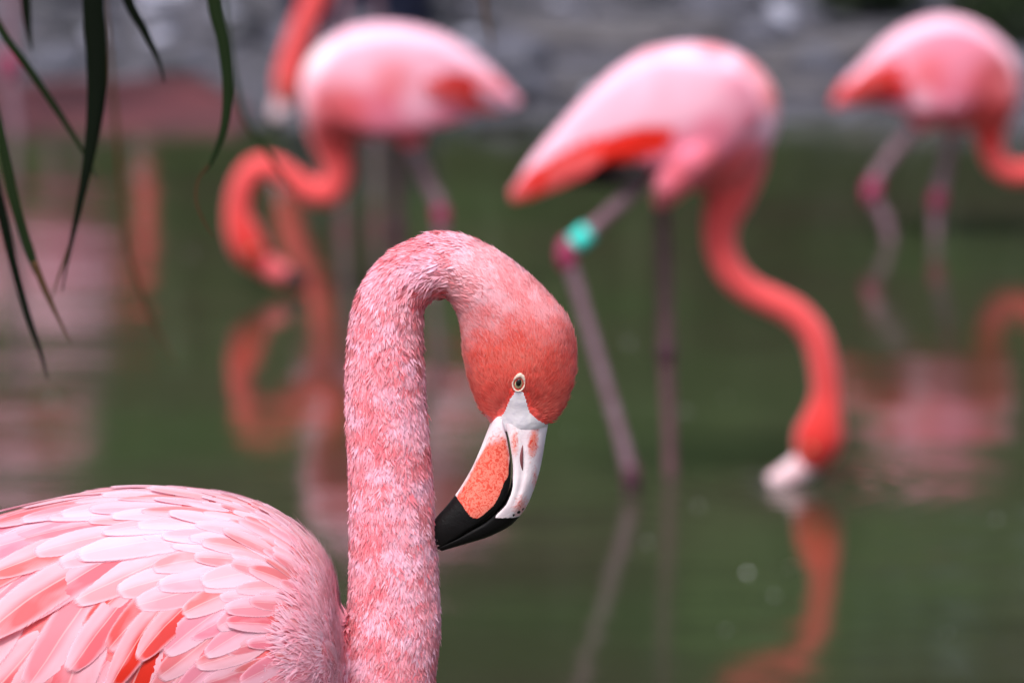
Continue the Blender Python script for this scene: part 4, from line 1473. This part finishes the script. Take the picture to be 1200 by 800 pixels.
set_col(me, np.array(jC))
tag(link('body_plumage', me, M_FEATHER_J, hero), kind='stuff')
print('feather objects', n_obj, 'of', int(visible.sum()), 'all', len(P1))

# soft down where the breast meets the neck
bm_mask = (body_mask & (cent[:, 0] > 300)).astype(float)
P, N = sample_surface(bm_mask, 9000)
pp = to_px(P)
w = sstep(335, 392, pp[:, 0] + 0.25 * (pp[:, 1] - 720))
keep = rng.random(len(P)) < w
P, N, pp = P[keep], N[keep], pp[keep]
D = px_dir(flow(pp)) + rng.normal(0, 0.22, (len(P), 3))
nn_ = np.clip(0.5 + vnoise(P, 90, 3.0) * 1.1, 0, 1)[:, None]
c = np.array(lin(236, 134, 156)) * (1 - nn_) + np.array(lin(250, 200, 218)) * nn_
V, Q, T, C = tufts(P, N, D, 0.017 * rng.uniform(0.7, 1.3, len(P)), 0.011, 0.0008, 0.13, 9, c * np.array([1, .90, .92]), c + (np.array(lin(252, 222, 236)) - c) * 0.35)
tag(link('breast_plumage', mesh_big('breast_plumage', V, [Q, T], C), M_PLUME, hero, smooth=False), kind='stuff')

for dy in (-.045, .045):
    a = at(140, 1040, FY) + Vector((0, dy, 0)); b = at(175, 1040, FY)
    zb = bed_z(foot_x, FY)
    kx = foot_x - 0.03 + (0.04 if dy > 0 else 0)
    leg_part(hero, 'leg', [(a.x, a.y, a.z, 0.011), ((a.x + kx) / 2, a.y, (a.z + 0.24) / 2, 0.009), (kx, a.y, 0.24, 0.0105), (foot_x, a.y, 0.10, 0.0085), (foot_x, a.y, zb + 0.004, 0.0085)],
             (kx, a.y, 0.24, 0.014, (0.1, 0, 1)), LM, None, 1)

# ------------------------------------------------------------------ overhanging leaves at the upper left
def blade_leaf(root, pts, Y, mat, tips=None):
    """long narrow leaf through (px, py, width px) with a folded midrib and real thickness"""
    S = F_PX / Y
    P = catmull([tuple(p) for p in pts], 5)
    bm = bmesh.new()
    rows = []
    for i, (x, y, w) in enumerate(P):
        a, b = P[max(i - 1, 0)], P[min(i + 1, len(P) - 1)]
        t2 = np.array([b[0] - a[0], b[1] - a[1]]); t2 /= np.linalg.norm(t2) + 1e-9
        nrm2 = np.array([-t2[1], t2[0]])
        h = max(w, 0.8) / 2
        L_ = at(x - nrm2[0] * h, y - nrm2[1] * h, Y); R_ = at(x + nrm2[0] * h, y + nrm2[1] * h, Y)
        C_ = at(x, y, Y) + Vector((0, 0.30 * h / S * 2, 0))
        T_ = Vector((0, -0.0006, 0))
        rows.append([bm.verts.new(q) for q in (L_, C_, R_, R_ + T_, C_ + T_, L_ + T_)])
    for a, b in zip(rows[:-1], rows[1:]):
        for k in range(6):
            bm.faces.new((a[k], a[(k + 1) % 6], b[(k + 1) % 6], b[k]))
    bm.faces.new(rows[0][::-1]); bm.faces.new(rows[-1])
    return link('leaf', bm_mesh(bm, 'leaf'), mat, root)


def blade_mat(name, c1, c2, tipc=None):
    t = NT(name)
    co = t.n('ShaderNodeTexCoord')
    mp = t.n('ShaderNodeMapping'); mp.inputs['Scale'].default_value = (160, 160, 8); t.l(co.outputs['Object'], mp.inputs[0])
    f = t.noise(1.0, 3, mp.outputs[0])
    c = t.mix(f, c1, c2)
    p = t.principled(c, 0.6, t.bump(f, 0.3, 0.001))
    p.inputs['Specular IOR Level'].default_value = 0.06
    tr = t.n('ShaderNodeBsdfTranslucent'); t.l(c, tr.inputs['Color'])
    mx = t.n('ShaderNodeMixShader'); mx.inputs[0].default_value = 0.2
    t.l(p.outputs[0], mx.inputs[1]); t.l(tr.outputs[0], mx.inputs[2])
    return t.done(mx)


M_LBACKLIT = blade_mat('blade_backlit', (0.003, 0.005, 0.003), (0.005, 0.009, 0.004))  # dark green blades; backlit near-black put into the colour
M_LGREEN = blade_mat('blade_green', (0.017, 0.030, 0.010), (0.009, 0.018, 0.007))
M_LBROWN = blade_mat('blade_brown', (0.085, 0.045, 0.022), (0.05, 0.028, 0.014))
LY = 4.15
twig_p = at(120, -190, LY)
plant = empty('overhanging_branch', tuple(twig_p))
tag(plant, 'overhanging branch with long narrow dark green drooping leaves', 'branch')
bm = bmesh.new()
tube(bm, [tuple(at(-260, -150, LY)) + (.010,), tuple(at(-60, -175, LY)) + (.008,), tuple(at(120, -190, LY + .02)) + (.006,), tuple(at(300, -170, LY + .05)) + (.004,), tuple(at(590, -120, LY + .1)) + (.002,)], 10)
link('twig', bm_mesh(bm, 'twig'), M_BARK, plant)
blade_leaf(plant, [(122, -186, 6), (110, -90, 20), (109, 0, 25), (113, 60, 25), (113, 115, 22), (105, 180, 14), (92, 245, 8), (80, 300, 4), (73, 340, 1.5)], LY, M_LBACKLIT)
blade_leaf(plant, [(98, 225, 3), (86, 275, 4), (70, 320, 3), (60, 352, 1)], LY + .003, M_LBROWN)
blade_leaf(plant, [(118, -188, 4), (135, -60, 12), (150, 0, 12), (170, 38, 9), (186, 72, 5), (193, 98, 1.5)], LY + .05, M_LBACKLIT)
blade_leaf(plant, [(258, -174, 5), (245, -80, 13), (250, 0, 15), (262, 50, 15), (267, 100, 13), (263, 148, 10), (250, 185, 6), (240, 202, 2)], LY - .05, M_LGREEN)
blade_leaf(plant, [(244, 194, 3), (232, 212, 3), (230, 236, 3), (240, 262, 2.5), (252, 280, 1)], LY - .052, M_LBROWN)
blade_leaf(plant, [(-60, -172, 4), (-40, -60, 10), (0, 32, 9), (32, 78, 9), (62, 122, 8), (92, 168, 5), (114, 210, 1.5)], LY + .12, M_LGREEN)
blade_leaf(plant, [(-70, -170, 4), (-30, 20, 12), (2, 165, 12), (18, 240, 12), (34, 292, 11), (44, 320, 8)], LY - .02, M_LGREEN)
blade_leaf(plant, [(40, 306, 8), (52, 338, 7), (68, 372, 4), (84, 404, 1)], LY - .023, M_LBROWN)
blade_leaf(plant, [(-85, -170, 4), (-45, 60, 12), (0, 240, 12), (16, 310, 10), (32, 368, 8), (46, 408, 5), (56, 444, 1.5)], LY + .01, M_LBACKLIT)
blade_leaf(plant, [(30, -182, 4), (28, -80, 12), (30, 0, 12), (34, 40, 6), (38, 60, 1.5)], LY + .25, M_LBACKLIT)
# a second, lighter twig farther back carries the thin brown blades
twig2 = empty('overhanging_branch', tuple(at(200, -200, 5.6)))
tag(twig2, 'thin overhanging twig with sparse brownish grass-like leaf blades', 'branch')
bm = bmesh.new()
tube(bm, [tuple(at(-200, -120, 5.6)) + (.010,), tuple(at(100, -170, 5.6)) + (.008,), tuple(at(330, -160, 5.6)) + (.006,), tuple(at(580, -120, 5.6)) + (.003,)], 10)
link('twig', bm_mesh(bm, 'twig'), M_BARK, twig2)
blade_leaf(twig2, [(100, -170, 3), (128, 60, 5), (146, 268, 6), (158, 320, 6), (176, 370, 5), (194, 405, 3), (206, 428, 1)], 5.6, M_LBROWN)
blade_leaf(twig2, [(250, -165, 3), (262, 0, 5), (280, 120, 6), (300, 160, 6), (322, 192, 5), (338, 214, 3), (348, 226, 1)], 5.6, M_LGREEN)
blade_leaf(twig2, [(560, -125, 3), (564, -40, 6), (568, 10, 6), (574, 40, 4), (577, 56, 1)], 5.6, M_LBROWN)

# ------------------------------------------------------------------ small things afloat
M_FLOAT = plumage_mat('floating_feather', transl=0.2)
fl = feather_mesh(300, width=0.5, nx=4, ny=6, bend=0.9, point=0.1, ragged=1.0, cup=-0.3)
fl.materials.clear(); fl.materials.append(simple('white_down', lin(240, 238, 244), 0.6))
for k, (px, py, s) in enumerate([(930, 665, .019), (822, 594, .012), (876, 672, .011), (852, 740, .013), (850, 466, .011), (668, 508, .011), (1108, 742, .009), (905, 700, .010), (760, 636, .008), (205, 405, .010), (222, 300, .011), (60, 470, .009), (1170, 610, .009), (250, 122, .020), (735, 402, .008), (640, 402, .009)]):
    q = on_water(px, py)
    o = link('floating_feather', fl)
    o.location = (q.x, q.y, 0.003)
    o.rotation_euler = (math.pi * 0 + random.uniform(-.15, .15), random.uniform(-.2, .2), random.uniform(0, 6.28))
    s = s if k in (0, 1, 3, 13) else s * 0.7
    o.scale = (s, s, s)
    tag(o, 'tiny white down feather floating on the green pond water', 'feather', 'white feathers afloat on the pond')
bm = bmesh.new()
q = on_water(802, 482)
o_ = stone_mesh(77, simple('waterlogged_leaf', (0.03, 0.035, 0.015), 0.4))
o = link('floating_leaf_clump', o_)
o.location = (q.x, q.y, 0.0); o.scale = (.012, .02, .01)
tag(o, 'small dark clump of leaf debris floating behind the banded flamingo leg', 'debris')
bm.free()
